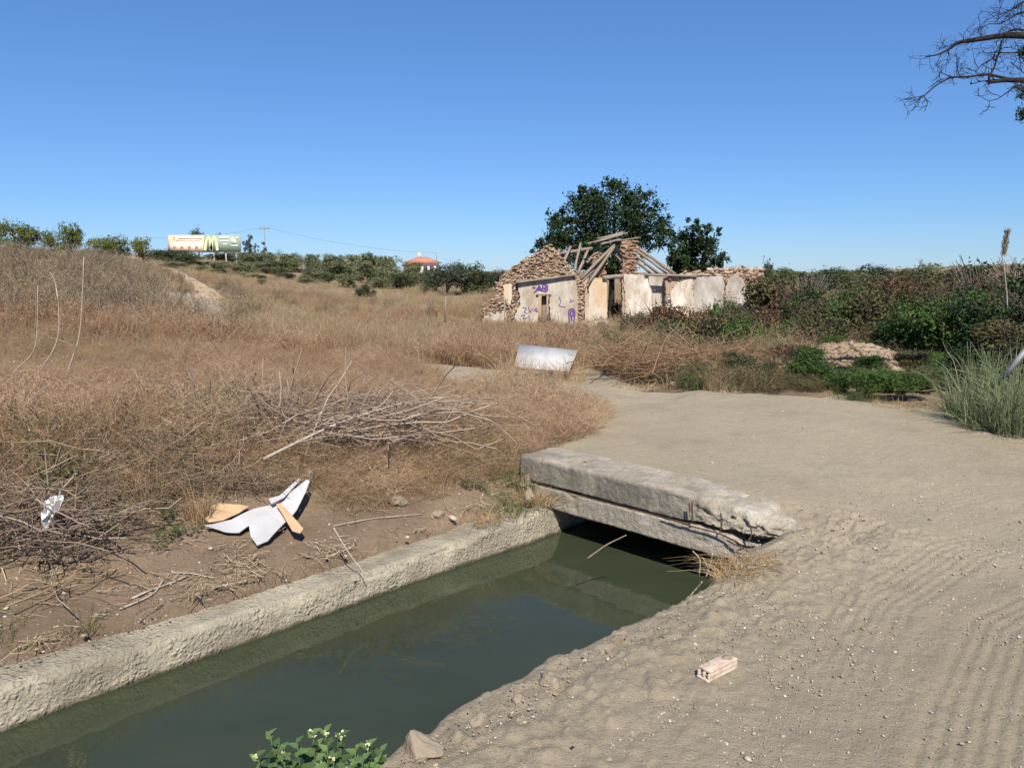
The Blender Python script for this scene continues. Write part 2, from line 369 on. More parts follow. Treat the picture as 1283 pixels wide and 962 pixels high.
def mk_aggregate():
    m = NT('rough_aggregate_concrete'); p = m.pos()
    v = m.n('ShaderNodeTexVoronoi', {'Vector': m.mix(0.06, p, m.noise(p, 12, 3, out='Color')), 'Scale': 42.0}); d = v.outputs['Distance']
    sep = m.n('ShaderNodeSeparateColor'); m.l(v.outputs['Color'], sep.inputs[0])
    c = m.ramp(m.noise(p, 2.6, 5, 0.65), [(0.3, (0.22, 0.195, 0.145, 1)), (0.7, (0.43, 0.39, 0.30, 1))])
    c = m.mix(m.math('MULTIPLY', m.math('MULTIPLY', sep.outputs[0], m.ramp(d, [(0.2, (1, 1, 1, 1)), (0.5, (0, 0, 0, 1))])), 0.4), c, (0.43, 0.40, 0.33, 1))
    c = m.mix(m.math('MULTIPLY', m.ramp(m.noise(p, 40, 4), [(0.5, (0, 0, 0, 1)), (0.75, (1, 1, 1, 1))]), 0.5), c, (0.17, 0.15, 0.115, 1))
    # wet, algae-dark strip at the waterline
    z = m.n('ShaderNodeSeparateXYZ'); m.l(p, z.inputs[0])
    zz = m.math('ADD', z.outputs[2], m.math('MULTIPLY', m.noise(p, 9, 3), 0.03))
    wet = m.ramp(m.math('MULTIPLY', m.math('SUBTRACT', zz, WATER + 0.005), 18.0), [(0.25, (1, 1, 1, 1)), (0.75, (0, 0, 0, 1))])
    c = m.mix(m.math('MULTIPLY', wet, 0.9), c, (0.055, 0.052, 0.034, 1))
    h = m.math('ADD', m.math('MULTIPLY', m.math('MULTIPLY', m.ramp(d, [(0.0, (1, 1, 1, 1)), (0.6, (0, 0, 0, 1))]), m.ramp(m.noise(p, 7, 4), [(0.35, (0.1, 0.1, 0.1, 1)), (0.65, (1, 1, 1, 1))])), 0.7), m.math('ADD', m.math('MULTIPLY', m.noise(p, 60, 5), 0.6), m.math('MULTIPLY', m.noise(p, 16, 5, 0.7), 0.8)))
    m.bsdf(c, 0.92, m.bump(h, 0.9, 0.02), 0.15); return m.m
def mk_block(name, stain):
    m = NT(name); p = m.pos(); s = m.n('ShaderNodeSeparateXYZ'); m.l(p, s.inputs[0])
    c = m.ramp(m.noise(p, 3.0, 6, 0.65), [(0.3, (0.29, 0.255, 0.20, 1)), (0.55, (0.42, 0.375, 0.30, 1)), (0.72, (0.56, 0.52, 0.45, 1))])
    nrm = m.n('ShaderNodeNewGeometry').outputs['Normal']; ns = m.n('ShaderNodeSeparateXYZ'); m.l(nrm, ns.inputs[0])
    # grey weathering on the old cast face, absent where it has spalled
    a = m.n('ShaderNodeAttribute', attribute_name='tint').outputs['Fac']
    streak = m.noise(m.n('ShaderNodeMapping', {'Vector': p, 'Scale': (7, 7, 1.5)}).outputs[0], 1.0, 5, 0.6)
    st = m.math('MULTIPLY', m.math('MULTIPLY', a, stain), m.ramp(streak, [(0.25, (0.2, 0.2, 0.2, 1)), (0.6, (1, 1, 1, 1))]))
    c = m.mix(st, c, (0.165, 0.156, 0.128, 1))
    c = m.mix(m.math('MULTIPLY', m.ramp(m.noise(p, 45, 4), [(0.5, (0, 0, 0, 1)), (0.72, (1, 1, 1, 1))]), 0.45), c, (0.16, 0.14, 0.11, 1))
    h = m.math('ADD', m.noise(p, 30, 6, 0.7), m.math('MULTIPLY', m.noise(p, 110, 3), 0.4))
    m.bsdf(c, 0.9, m.bump(h, 0.9, 0.022), 0.15); return m.m
def mk_water():
    m = NT('murky_canal_water'); p = m.pos()
    mp = m.n('ShaderNodeMapping', {'Vector': p, 'Rotation': (0, 0, R_(-45)), 'Scale': (0.5, 1.4, 1)}).outputs[0]
    c = m.ramp(m.noise(mp, 1.2, 4), [(0.3, (0.028, 0.036, 0.020, 1)), (0.7, (0.040, 0.050, 0.029, 1))])
    h = m.math('ADD', m.math('MULTIPLY', m.noise(mp, 2.2, 3), 1.0), m.math('MULTIPLY', m.noise(mp, 9.0, 3), 0.14))
    b = m.bsdf(c, 0.04, m.bump(h, 0.06, 0.05), 0.5); b.inputs['IOR'].default_value = 1.36; return m.m
def mk_rubble(name='rubble_stone', cols=((0.20, 0.125, 0.085), (0.36, 0.26, 0.18), (0.44, 0.36, 0.27))):
    m = NT(name); o = m.pos()
    a = m.n('ShaderNodeAttribute', attribute_name='tint').outputs['Fac']
    c = m.ramp(a, [(0.0, cols[0]), (0.5, cols[1]), (1.0, cols[2])])
    c = m.mix(m.math('MULTIPLY', m.noise(o, 9, 5), 0.5), c, tuple(x * 0.6 for x in cols[1]) + (1,))
    m.bsdf(c, 0.95, m.bump(m.noise(o, 20, 5), 0.6, 0.03), 0.1); return m.m
def mk_plaster(name, base, patch, dirt):
    m = NT(name); p = m.pos()
    mp = m.n('ShaderNodeMapping', {'Vector': p, 'Scale': (1.0, 1.0, 0.42)}).outputs[0]
    c = m.ramp(m.noise(p, 0.9, 5, 0.6), [(0.35, base), (0.65, patch)])
    c = m.mix(m.math('MULTIPLY', m.ramp(m.noise(mp, 2.2, 5, 0.65), [(0.42, (0, 0, 0, 1)), (0.62, (1, 1, 1, 1))]), 0.85), c, dirt)
    c = m.mix(m.math('MULTIPLY', m.ramp(m.noise(p, 14, 4), [(0.55, (0, 0, 0, 1)), (0.75, (1, 1, 1, 1))]), 0.4), c, tuple(x * .7 for x in dirt[:3]) + (1,))
    m.bsdf(c, 0.9, m.bump(m.noise(p, 10, 6, 0.65), 0.5, 0.03), 0.1); return m.m
def mk_wood(name, c0, c1):
    m = NT(name); o = m.pos()
    w = m.noise(m.n('ShaderNodeMapping', {'Vector': o, 'Scale': (3, 3, 3)}).outputs[0], 6, 6, 0.7, dist=1.0)
    m.bsdf(m.ramp(w, [(0.3, c0), (0.7, c1)]), 0.9, m.bump(w, 0.5, 0.01), 0.1); return m.m

M = dict(
    road=mk_road(), soil=mk_soil(), agg=mk_aggregate(), block=mk_block('weathered_concrete', 0.85), beam=mk_block('pale_concrete', 0.25), water=mk_water(),
    rubble=mk_rubble('rubble_stone', ((0.26, 0.165, 0.11), (0.38, 0.27, 0.185), (0.50, 0.41, 0.31))), tan=plain('tan_track_dirt', (0.40, 0.305, 0.195), 0.95, 0.2, 0.8), brick=mk_rubble('brick_rubble', ((0.22, 0.12, 0.075), (0.33, 0.20, 0.13), (0.42, 0.31, 0.22))),
    whitewash=mk_rubble('whitewashed_stone', ((0.40, 0.32, 0.24), (0.62, 0.56, 0.47), (0.72, 0.67, 0.58))),
    clod=mk_rubble('earth_clods', ((0.25, 0.18, 0.115), (0.32, 0.245, 0.165), (0.38, 0.30, 0.21))),
    plaster=mk_plaster('old_plaster', (0.46, 0.42, 0.36, 1), (0.56, 0.52, 0.46, 1), (0.33, 0.25, 0.17, 1)),
    ochre=mk_plaster('ochre_plaster', (0.50, 0.34, 0.18, 1), (0.60, 0.48, 0.33, 1), (0.55, 0.52, 0.46, 1)),
    white=mk_plaster('white_plaster', (0.68, 0.64, 0.57, 1), (0.60, 0.54, 0.44, 1), (0.36, 0.29, 0.22, 1)),
    greypl=mk_plaster('grey_plaster', (0.48, 0.46, 0.42, 1), (0.42, 0.38, 0.33, 1), (0.27, 0.23, 0.19, 1)),
    timber=mk_wood('grey_timber', (0.17, 0.135, 0.105, 1), (0.34, 0.285, 0.235, 1)),
    bark=mk_wood('bark', (0.055, 0.042, 0.032, 1), (0.12, 0.095, 0.075, 1)), darkbark=mk_wood('dark_bark', (0.018, 0.015, 0.014, 1), (0.045, 0.038, 0.034, 1)),
    palestem=mk_wood('bleached_stem', (0.30, 0.25, 0.20, 1), (0.50, 0.44, 0.37, 1)), twig=mk_wood('grey_twig', (0.17, 0.13, 0.10, 1), (0.34, 0.28, 0.22, 1)),
    rust=plain('rusty_iron', (0.085, 0.048, 0.032), 0.85), metal=plain('galvanised_metal', (0.42, 0.43, 0.44), 0.5, metal=0.4), purple=plain('purple_paint', (0.105, 0.05, 0.20), 0.7, 0.4),
    board=plain('white_board', (0.45, 0.45, 0.455), 0.95, 0.12, 5, spec=0.05), card=plain('brown_cardboard', (0.50, 0.34, 0.20), 0.85, 0.15), fabric=plain('white_cloth', (0.72, 0.72, 0.70), 0.8, 0.1),
)
# ================================================================== THE SETTING
def grow(a, b, step, rate=1.04, to=600.0):
    """fine from a to b, then growing both ways"""
    mid = np.arange(a, b + 1e-6, step); st = step; v = mid[-1]; up = []
    while v < to: st *= rate; v += st; up.append(v)
    st = step; v = mid[0]; dn = []
    while v > -to: st *= rate; v -= st; dn.append(v)
    return np.array(dn[::-1] + list(mid) + up)
def grid_faces(nr, nc):
    i = (np.arange(nr - 1)[:, None] * nc + np.arange(nc - 1)[None]).ravel()
    return np.stack([i, i + 1, i + nc + 1, i + nc], 1)
def road_off(x, y):
    sd = poly_sd(x, y, ROAD); return sd + 0.22 * fbm(x * 1.1, y * 1.1, 21, 4)

# --- ground: one sheet to the horizon, with the canal cut into it
ns = grow(-7.0, -4.0, 0.036, 1.045); ns = np.concatenate([ns[ns < -4.0 + 1e-6], np.arange(-3.93, -1.5, 0.07), ns[ns > -1.5]])
ss = grow(-0.6, 6.2, 0.04, 1.045, 700); ss = np.concatenate([ss[ss < 6.21], np.arange(6.3, 16, 0.10), ss[ss > 16.0]])
S, N = np.meshgrid(ss, ns, indexing='ij'); X, Y = xy(S, N)
z = surf(X, Y); sd = road_off(X, Y)
z = z - 0.14 * sst(0.05, 0.5, -sd) + 0.0
nearw = np.exp(-((N + 4.6) / 0.6) ** 2) * (S < 6)
z += nearw * 0.02 * fbm(X * 9, Y * 9, 44, 3)
cut = sst(-4.30, -4.12, N) * (1 - sst(-1.78, -1.66, N))            # canal trench
far_c = (S > S1 - 0.5)
cutw = np.where((S > S0 + 0.2), sst(-4.16, -4.10, N) * (1 - sst(-1.95, -1.85, N)), cut)
bed = np.where(S > S1 - 0.1, -0.10 + 0.05 * fbm(X * 3, Y * 3, 47, 3), -1.15)      # silted up beyond the bridge
z = z * (1 - cutw) + bed * cutw
# dirt track: slightly worn into the ground
td, tl, ta = line_d(X, Y, TRACK)
z -= 0.06 * (1 - sst(1.0, 1.7, td)) * (Y > 10.5)
turf = sst(9, 30, np.hypot(X, Y)) * sst(1.2, 2.2, td)
V = np.stack([X, Y, z], -1).reshape(-1, 3)
ground = link('ground', mesh_np('ground', V, grid_faces(*S.shape)[:, ::-1], turf.ravel(), [M['soil']], None, True))
tag(ground, 'dry brown earth of the field, banks and hillside', kind='structure')

# --- dirt track running from the bridge up the hillside
P = np.array(TRACK); cl = np.concatenate([[0], np.cumsum(np.hypot(*np.diff(P, axis=0).T))])
a_ = np.concatenate([np.arange(1.2, 30, 0.18), np.arange(30, cl[-1], 0.6)]); cx = np.interp(a_, cl, P[:, 0]); cy = np.interp(a_, cl, P[:, 1])
for _ in range(12): cx[1:-1] = (cx[:-2] + 2 * cx[1:-1] + cx[2:]) / 4; cy[1:-1] = (cy[:-2] + 2 * cy[1:-1] + cy[2:]) / 4
tx, ty = np.gradient(cx), np.gradient(cy); tl_ = np.hypot(tx, ty); nx, ny = -ty / tl_, tx / tl_
wv = np.linspace(-1, 1, 25); half = np.interp(a_, [0, 12, 40, 140], [1.5, 1.3, 1.0, 1.3])
TX = cx[:, None] + nx[:, None] * wv * half[:, None] * (1 + 0.25 * fbm(a_ * 0.7, a_ * 0, 71, 3))[:, None]; TY = cy[:, None] + ny[:, None] * wv * half[:, None]
tz = surf(TX, TY) - 0.02 - 0.03 * np.exp(-((np.abs(wv) - 0.5) / 0.16) ** 2)[None] - 0.12 * sst(0.8, 1.0, np.abs(wv))[None] + 0.015 * fbm(TX * 3, TY * 3, 72, 3)
trk = link('dirt_track', mesh_np('dirt_track', np.stack([TX, TY, tz], -1).reshape(-1, 3), grid_faces(*TX.shape)[:, ::-1], None, [M['road'], M['tan']], (np.repeat(a_[:-1], 24) > 34).astype(int), True))
tag(trk, 'pale dirt track running from the bridge up the hillside', kind='structure')

# --- dirt road: right bank of the canal and over the bridge
def steps(*seg):
    out = [seg[0][0]]
    for a, b, d0, d1 in seg:
        v = a
        while v < b - 1e-6: v += d0 + (d1 - d0) * (v - a) / (b - a); out.append(min(v, b))
    return np.array(out)
rs = steps((-2.2, 1.1, 0.12, 0.02), (1.1, 5.0, 0.0135, 0.015), (5.0, 11.2, 0.016, 0.05))
rn = steps((-7.6, -2.6, 0.06, 0.02), (-2.6, 0.2, 0.0125, 0.0125), (0.2, 9.0, 0.013, 0.10))
S, N = np.meshgrid(rs, rn, indexing='ij')
EN = edge_n(S)
X, Y = xy(S, N); sd = road_off(X, Y)
# tyre tracks: treaded bands pressed into the dust
zr = surf(X, Y) + 0.022
def tread(path, width, pitch, amp, seed, z):
    d, lat, al = line_d(X, Y, path)
    lat = lat + 0.03 * fbm(al * 1.2, al * 0 + seed, seed, 2)
    w = 1 - sst(width * 0.42, width * 0.55, np.abs(lat)); wear = sst(0.25, 0.6, vn(al * 1.4, lat * 3, seed + 1)) * 0.8 + 0.2
    rid = np.clip(np.sin(lat / pitch * 2 * math.pi + 0.6 * fbm(al * 5, lat * 4, seed + 2, 2)) * 1.4, -1, 1)
    shoulder = np.exp(-((np.abs(lat) - width * 0.56) / 0.035) ** 2)
    return z + w * wear * amp * rid - w * amp * 1.2 + shoulder * amp * 1.3 * wear
TR = [([(0.1, 0.6), (0.62, 1.85), (1.18, 2.75), (1.75, 3.55), (2.5, 4.2), (3.6, 4.8), (6, 5.2)], 0.36, 0.050, 0.0024, 101),
      ([(0.55, 0.3), (1.15, 1.75), (1.72, 2.55), (2.25, 3.2), (3.1, 3.75), (5, 4.1)], 0.44, 0.052, 0.0026, 111),
      ([(-0.6, 0.9), (0.2, 2.1), (0.75, 3.05), (1.35, 3.9), (2.2, 4.7), (3.4, 5.4), (6, 5.9)], 0.30, 0.055, 0.0014, 121),
      ([(0.9, 11), (1.7, 9.3), (2.6, 7.9), (3.6, 6.9), (5.0, 6.0), (8, 5.0)], 0.34, 0.11, 0.004, 131),
      ([(1.6, 10.9), (2.7, 9.1), (3.6, 8.1), (4.8, 7.0), (7.4, 5.9)], 0.30, 0.11, 0.0035, 141)]
for pth, wd, pi_, am, sd_ in TR: zr = tread(pth, wd, pi_, am, sd_, zr)
zr += 0.010 * fbm(X * 2.3, Y * 2.3, 61, 4) + 0.0035 * fbm(X * 14, Y * 14, 63, 3) + 0.003 * fbm(X * 38, Y * 38, 68, 2)
rough = np.exp(-((N + 1.75) / 0.45) ** 2) * (S < 5)                           # crumbly shoulder of the bank
clods = np.clip(fbm(X * 11, Y * 11, 65, 3) - 0.05, 0, 1)
zr += rough * (0.018 * fbm(X * 5, Y * 5, 64, 4) + 0.030 * clods + 0.03 * np.clip(fbm(X * 26, Y * 26, 67, 3), 0, 1))
zr -= 0.17 * sst(0.0, 0.5, sd) * np.where((S < S0 + 0.05) & (N < -1.2), 0, 1)
side = sst(EN + 0.16, EN - 0.14, N) * (S < S0 - 0.02)
zr = zr - side * (0.75 + 0.05 * fbm(S * 7, N * 7, 66, 3)) - 0.05 * sst(EN + 0.5, EN, N) * (S < S0) - 0.21 * sst(-1.9, -2.35, N) * sst(3.6, 4.35, S) * (S < S0 - 0.015)
zr -= 0.085 * sst(S0 + 0.55, S0 + 0.10, S) * sst(-2.9, -2.5, N) * (1 - sst(-1.85, -1.5, N)) * (S > S0 - 0.03)
keep_v = ((sd < 0.62) | ((S < S0) & (N > EN - 0.3) & (N < 0))) & ~((S < S0 + 0.0) & (N < EN - 0.26)) & ~((S < S0) & (S >= S0 - 0.03) & (N < -2.10)) & ~((S >= S0) & (S < S0 + np.where(N > -2.6, 0.05, 0.24)) & (N < -2.10))
F = grid_faces(*S.shape)[:, ::-1]; kv = keep_v.ravel(); F = F[kv[F].all(1)]
used = np.zeros(S.size, bool); used[F.ravel()] = True; remap = np.cumsum(used) - 1
V = np.stack([X, Y, zr], -1).reshape(-1, 3)[used]
road = link('dirt_road', mesh_np('dirt_road', V, remap[F], None, [M['road']], None, True))
tag(road, 'pale dirt road along the canal bank and across the bridge', kind='structure')

# --- canal water
ws = np.arange(-9, 40.1, 0.5); wn_ = np.linspace(-4.4, -1.5, 8); S, N = np.meshgrid(ws, wn_, indexing='ij'); X, Y = xy(S, N)
water = link('water', mesh_np('water', np.stack([X, Y, X * 0 + WATER], -1).reshape(-1, 3), grid_faces(*S.shape)[:, ::-1], None, [M['water']], None, True))
tag(water, 'still murky green canal water', kind='structure')

# --- canal retaining walls of rough concrete (left side, before and beyond the bridge)
def canal_wall(s0, s1, ds, label, flip=1.0, face=NL, top=-0.325):
    s_ = np.arange(s0, s1 + 1e-6, ds)
    prof = [(-0.34, top - 0.03)] + [(-0.30 + 0.30 * k / 8, top) for k in range(9)] + [(0.02 * math.sin(k / 3 * 1.57), top - 0.012 - 0.02 * k / 3) for k in range(1, 4)] + [(0.022 + 0.012 * k / 12, top - 0.032 - 0.45 * k / 12) for k in range(1, 25)]
    prof = np.array(prof); L = np.concatenate([[0], np.cumsum(np.hypot(*np.diff(prof, axis=0).T))])
    S, Lg = np.meshgrid(s_, L, indexing='ij'); on = np.broadcast_to(prof[:, 0], S.shape) * flip; oz = np.broadcast_to(prof[:, 1], S.shape)
    d = 0.022 * fbm(S * 2.0, Lg * 2 + 9, 81, 3) + 0.014 * fbm(S * 9, Lg * 9, 82, 5, 0.6) + 0.005 * fbm(S * 30, Lg * 30, 83, 2)
    facew = np.where(np.arange(len(prof)) > 7, 1.0, 0.25)[None]
    n_ = face + on + flip * d * facew * np.where(np.arange(len(prof)) >= 10, 1, 0)[None]
    zz = oz + np.where(np.arange(len(prof)) < 12, 1, 0)[None] * (d * 0.8 + 0.012 * fbm(S * 1.2, S * 0, 84, 2)) + 0.03 * fbm(S * 0.7, S * 0 + 2, 85, 2) * np.where(np.arange(len(prof)) < 14, 1, 0)[None]
    X, Y = xy(S, n_); f = grid_faces(*S.shape); f = f[:, ::-1] if flip > 0 else f
    o = link('canal_wall', mesh_np('canal_wall', np.stack([X, Y, zz], -1).reshape(-1, 3), f, None, [M['agg']], None, True))
    return tag(o, label, 'canal wall', kind='thing')
canal_wall(-4.0, 4.9, 0.018, 'rough pebbly concrete canal wall below the dry grass bank')
canal_wall(S1 - 0.3, 34, 0.08, 'concrete canal wall continuing beyond the bridge among the green bushes', top=-0.03)
canal_wall(S1 - 0.3, 34, 0.08, 'canal wall beyond the bridge on the side of the reeds', -1.0, NR + 0.05, -0.03)

# --- bridge: cast slab, kerb block broken at one end, rusty bars
root = empty('canal_bridge', (*[float(v) for v in xy(S0, -3.1)], -0.3))
tag(root, 'small concrete bridge over the canal with a broken kerb block', 'bridge')
def sweep(n0, n1, dn, prof_fn, disp_fn, name, mat, tint_fn):
    nn = np.arange(n0, n1 + 1e-6, dn); rows = []; tints = []
    for k, n_ in enumerate(nn): rows.append(prof_fn(n_))
    Pf = np.array(rows)                                     # (len, K, 2) -> s offset, z
    K = Pf.shape[1]; L = np.concatenate([[0], np.cumsum(np.hypot(*np.diff(Pf[len(nn) // 2], axis=0).T))])
    NN, LL = np.meshgrid(nn, L, indexing='ij'); d = disp_fn(NN, LL, Pf)
    T = np.gradient(Pf, axis=1); nrm = np.stack([-T[..., 1], T[..., 0]], -1); nrm /= np.maximum(np.linalg.norm(nrm, axis=-1, keepdims=True), 1e-9)
    Pf = Pf + nrm * d[..., None]
    X, Y = xy(S0 + Pf[..., 0], NN); V = np.stack([X, Y, Pf[..., 1]], -1).reshape(-1, 3)
    F = [grid_faces(len(nn), K), np.array([list(range(K))[::-1]]), np.array([list(range((len(nn) - 1) * K, len(nn) * K))])]
    me = mesh_np(name, V, F, tint_fn(NN, LL, Pf).ravel(), [mat], None, True)
    return child(name, me, root)
def prof_rect(s0, s1, z0, z1, K, r=0.03):
    """open section: back bottom -> front bottom -> front top -> back top"""
    a = [(s1, z0), (s0 + 0.02, z0)] + [(s0, z0 + 0.012 + (z1 - z0 - 0.012 - r) * k / K) for k in range(K + 1)] + [(s0 + r * (1 - math.cos(t)), z1 - r + r * math.sin(t)) for t in (0.5, 1.05, 1.57)] + [(s0 + r + (s1 - s0 - r) * k / 14, z1) for k in range(1, 15)]
    return np.array(a)
def broke(n): return sst(-2.95, -2.55, n)                   # where the kerb has spalled
def kerb_prof(n):
    b = float(broke(np.array(n))); p = prof_rect(0.0, 0.42, -0.122, 0.085 - 0.02 * b - 0.05 * float(sst(-2.5, -2.0, np.array(n))), 18, 0.03 + 0.05 * b)
    return p
def kerb_disp(N_, L_, P_):
    b = broke(N_ + 0.12 * fbm(N_ * 5, L_ * 5, 92, 3) + (P_[..., 1] - 0.0) * 0.8)
    chip = np.clip(fbm(N_ * 4, L_ * 6, 90, 4) - 0.30, 0, 1) * sst(-0.02, 0.06, P_[..., 1])
    d = 0.009 * fbm(N_ * 14, L_ * 14, 91, 4) + 0.004 * fbm(N_ * 40, L_ * 40, 89, 2) - 0.11 * chip
    return d + b * np.where(P_[..., 1] > 0.045, 0.3, 0.75) * (-0.045 + 0.05 * fbm(N_ * 6, L_ * 8, 93, 4) + 0.026 * fbm(N_ * 20, L_ * 20, 94, 3))
kerb = sweep(-4.40, -1.97, 0.0125, kerb_prof, kerb_disp, 'kerb_block', M['block'], lambda N_, L_, P_: (1 - broke(N_ + 0.2 * fbm(N_ * 4, L_ * 4, 95, 3))) * sst(0.105, 0.05, P_[..., 1] + 0.05 * fbm(N_ * 3, L_ * 3, 96, 3)))
kerb['label'] = 'grey weathered kerb block, spalled and crumbling at its near end'
def beam_prof(n): return prof_rect(-0.022, 0.5, -0.305, -0.134, 14, 0.012)
def beam_disp(N_, L_, P_):
    d = 0.006 * fbm(N_ * 9, L_ * 9, 97, 4) + 0.004 * fbm(N_ * 30, L_ * 30, 98, 2)
    chip = np.clip(fbm(N_ * 5, L_ * 5 + 4, 99, 4) - 0.25, 0, 1)
    return d - 0.05 * chip - 0.03 * sst(-2.6, -2.3, N_) * (1 + fbm(N_ * 9, L_ * 9, 100, 3))
sweep(-4.62, -1.95, 0.0125, beam_prof, beam_disp, 'slab_edge', M['beam'], lambda N_, L_, P_: vn(N_ * 3, L_ * 3, 77))
def qbox(s0, s1, n0, n1, z0, z1):
    c = [(s, n, z) for z in (z0, z1) for (s, n) in ((s0, n0), (s1, n0), (s1, n1), (s0, n1))]
    V = [(*[float(q) for q in xy(s, n)], z) for s, n, z in c]
    return np.array(V), np.array([(0, 1, 2, 3), (7, 6, 5, 4), (4, 5, 1, 0), (5, 6, 2, 1), (6, 7, 3, 2), (7, 4, 0, 3)])
child('deck_slab', MB().add(*qbox(S0 + 0.3, S1 + 0.05, -4.5, -1.9, -0.30, -0.09)).mesh('deck_slab', M['beam']), root)
child('abutment', MB().add(*qbox(S0 + 0.12, S1, -4.6, NL + 0.02, -1.2, -0.31)).mesh('abutment', M['agg']), root)
child('abutment', MB().add(*qbox(S0 + 0.12, S1, -2.25, -1.7, -1.2, -0.31)).mesh('abutment', M['agg']), root)
def bpt(n, z, s=-0.03): return (*[float(q) for q in xy(S0 + s, n)], z)
rb = [([(-2.72, 0.05), (-2.715, -0.02), (-2.71, -0.10)], 0.006), ([(-2.74, 0.04), (-2.735, -0.03)], 0.005), ([(-2.50, 0.02), (-2.49, -0.05), (-2.50, -0.115)], 0.005),
      ([(-2.30, 0.0), (-2.27, -0.06), (-2.29, -0.12), (-2.33, -0.14)], 0.005), ([(-2.95, -0.112), (-2.7, -0.125), (-2.5, -0.12), (-2.36, -0.15)], 0.005),
      ([(-4.2, -0.127), (-3.7, -0.128), (-3.2, -0.126), (-2.75, -0.125)], 0.004), ([(-2.45, -0.16), (-2.25, -0.205), (-2.16, -0.205), (-2.12, -0.15)], 0.005)]
for k, (pp, r) in enumerate(rb):
    so = -0.045 if k < 5 else -0.035
    if k == 5: so = -0.012
    V, F = tube1([bpt(n, z_, so) for n, z_ in pp], r, r, 6, 14)
    child('reinforcing_bar', MB().add(V, F).mesh('reinforcing_bar', M['rust'], True), root)

# --- heap of dug clay beyond the road
hx, hy = np.meshgrid(np.arange(2.2, 7.6, 0.035), np.arange(10.7, 14.2, 0.035), indexing='ij')
m_ = np.clip(np.exp(-(((hx - 5.35) / 0.85) ** 2 + ((hy - 12.0) / 0.7) ** 2)) + 0.8 * np.exp(-(((hx - 4.0) / 0.6) ** 2 + ((hy - 12.2) / 0.5) ** 2)), 0, 1)
hz = surf(hx, hy) - 0.10 + 0.16 * sst(0.05, 0.5, m_) + sst(0.1, 0.5, m_) * (0.10 * np.abs(fbm(hx * 2.2, hy * 2.2, 33, 3)) + 0.07 * np.abs(fbm(hx * 7, hy * 7, 34, 3)) + 0.025 * fbm(hx * 18, hy * 18, 35, 2)) - 0.12 * (road_off(hx, hy) < 0.35)
_f = grid_faces(*hx.shape)[:, ::-1]; _f = _f[(m_.ravel()[_f] > 0.04).all(1)]
tag(link('clay_heap', mesh_np('clay_heap', np.stack([hx, hy, hz], -1).reshape(-1, 3), _f, vn(hx * 3, hy * 3, 36).ravel(), [M['clod']], None, True)), 'bare heap of dug yellowish clay beyond the road', 'earth heap', kind='thing')
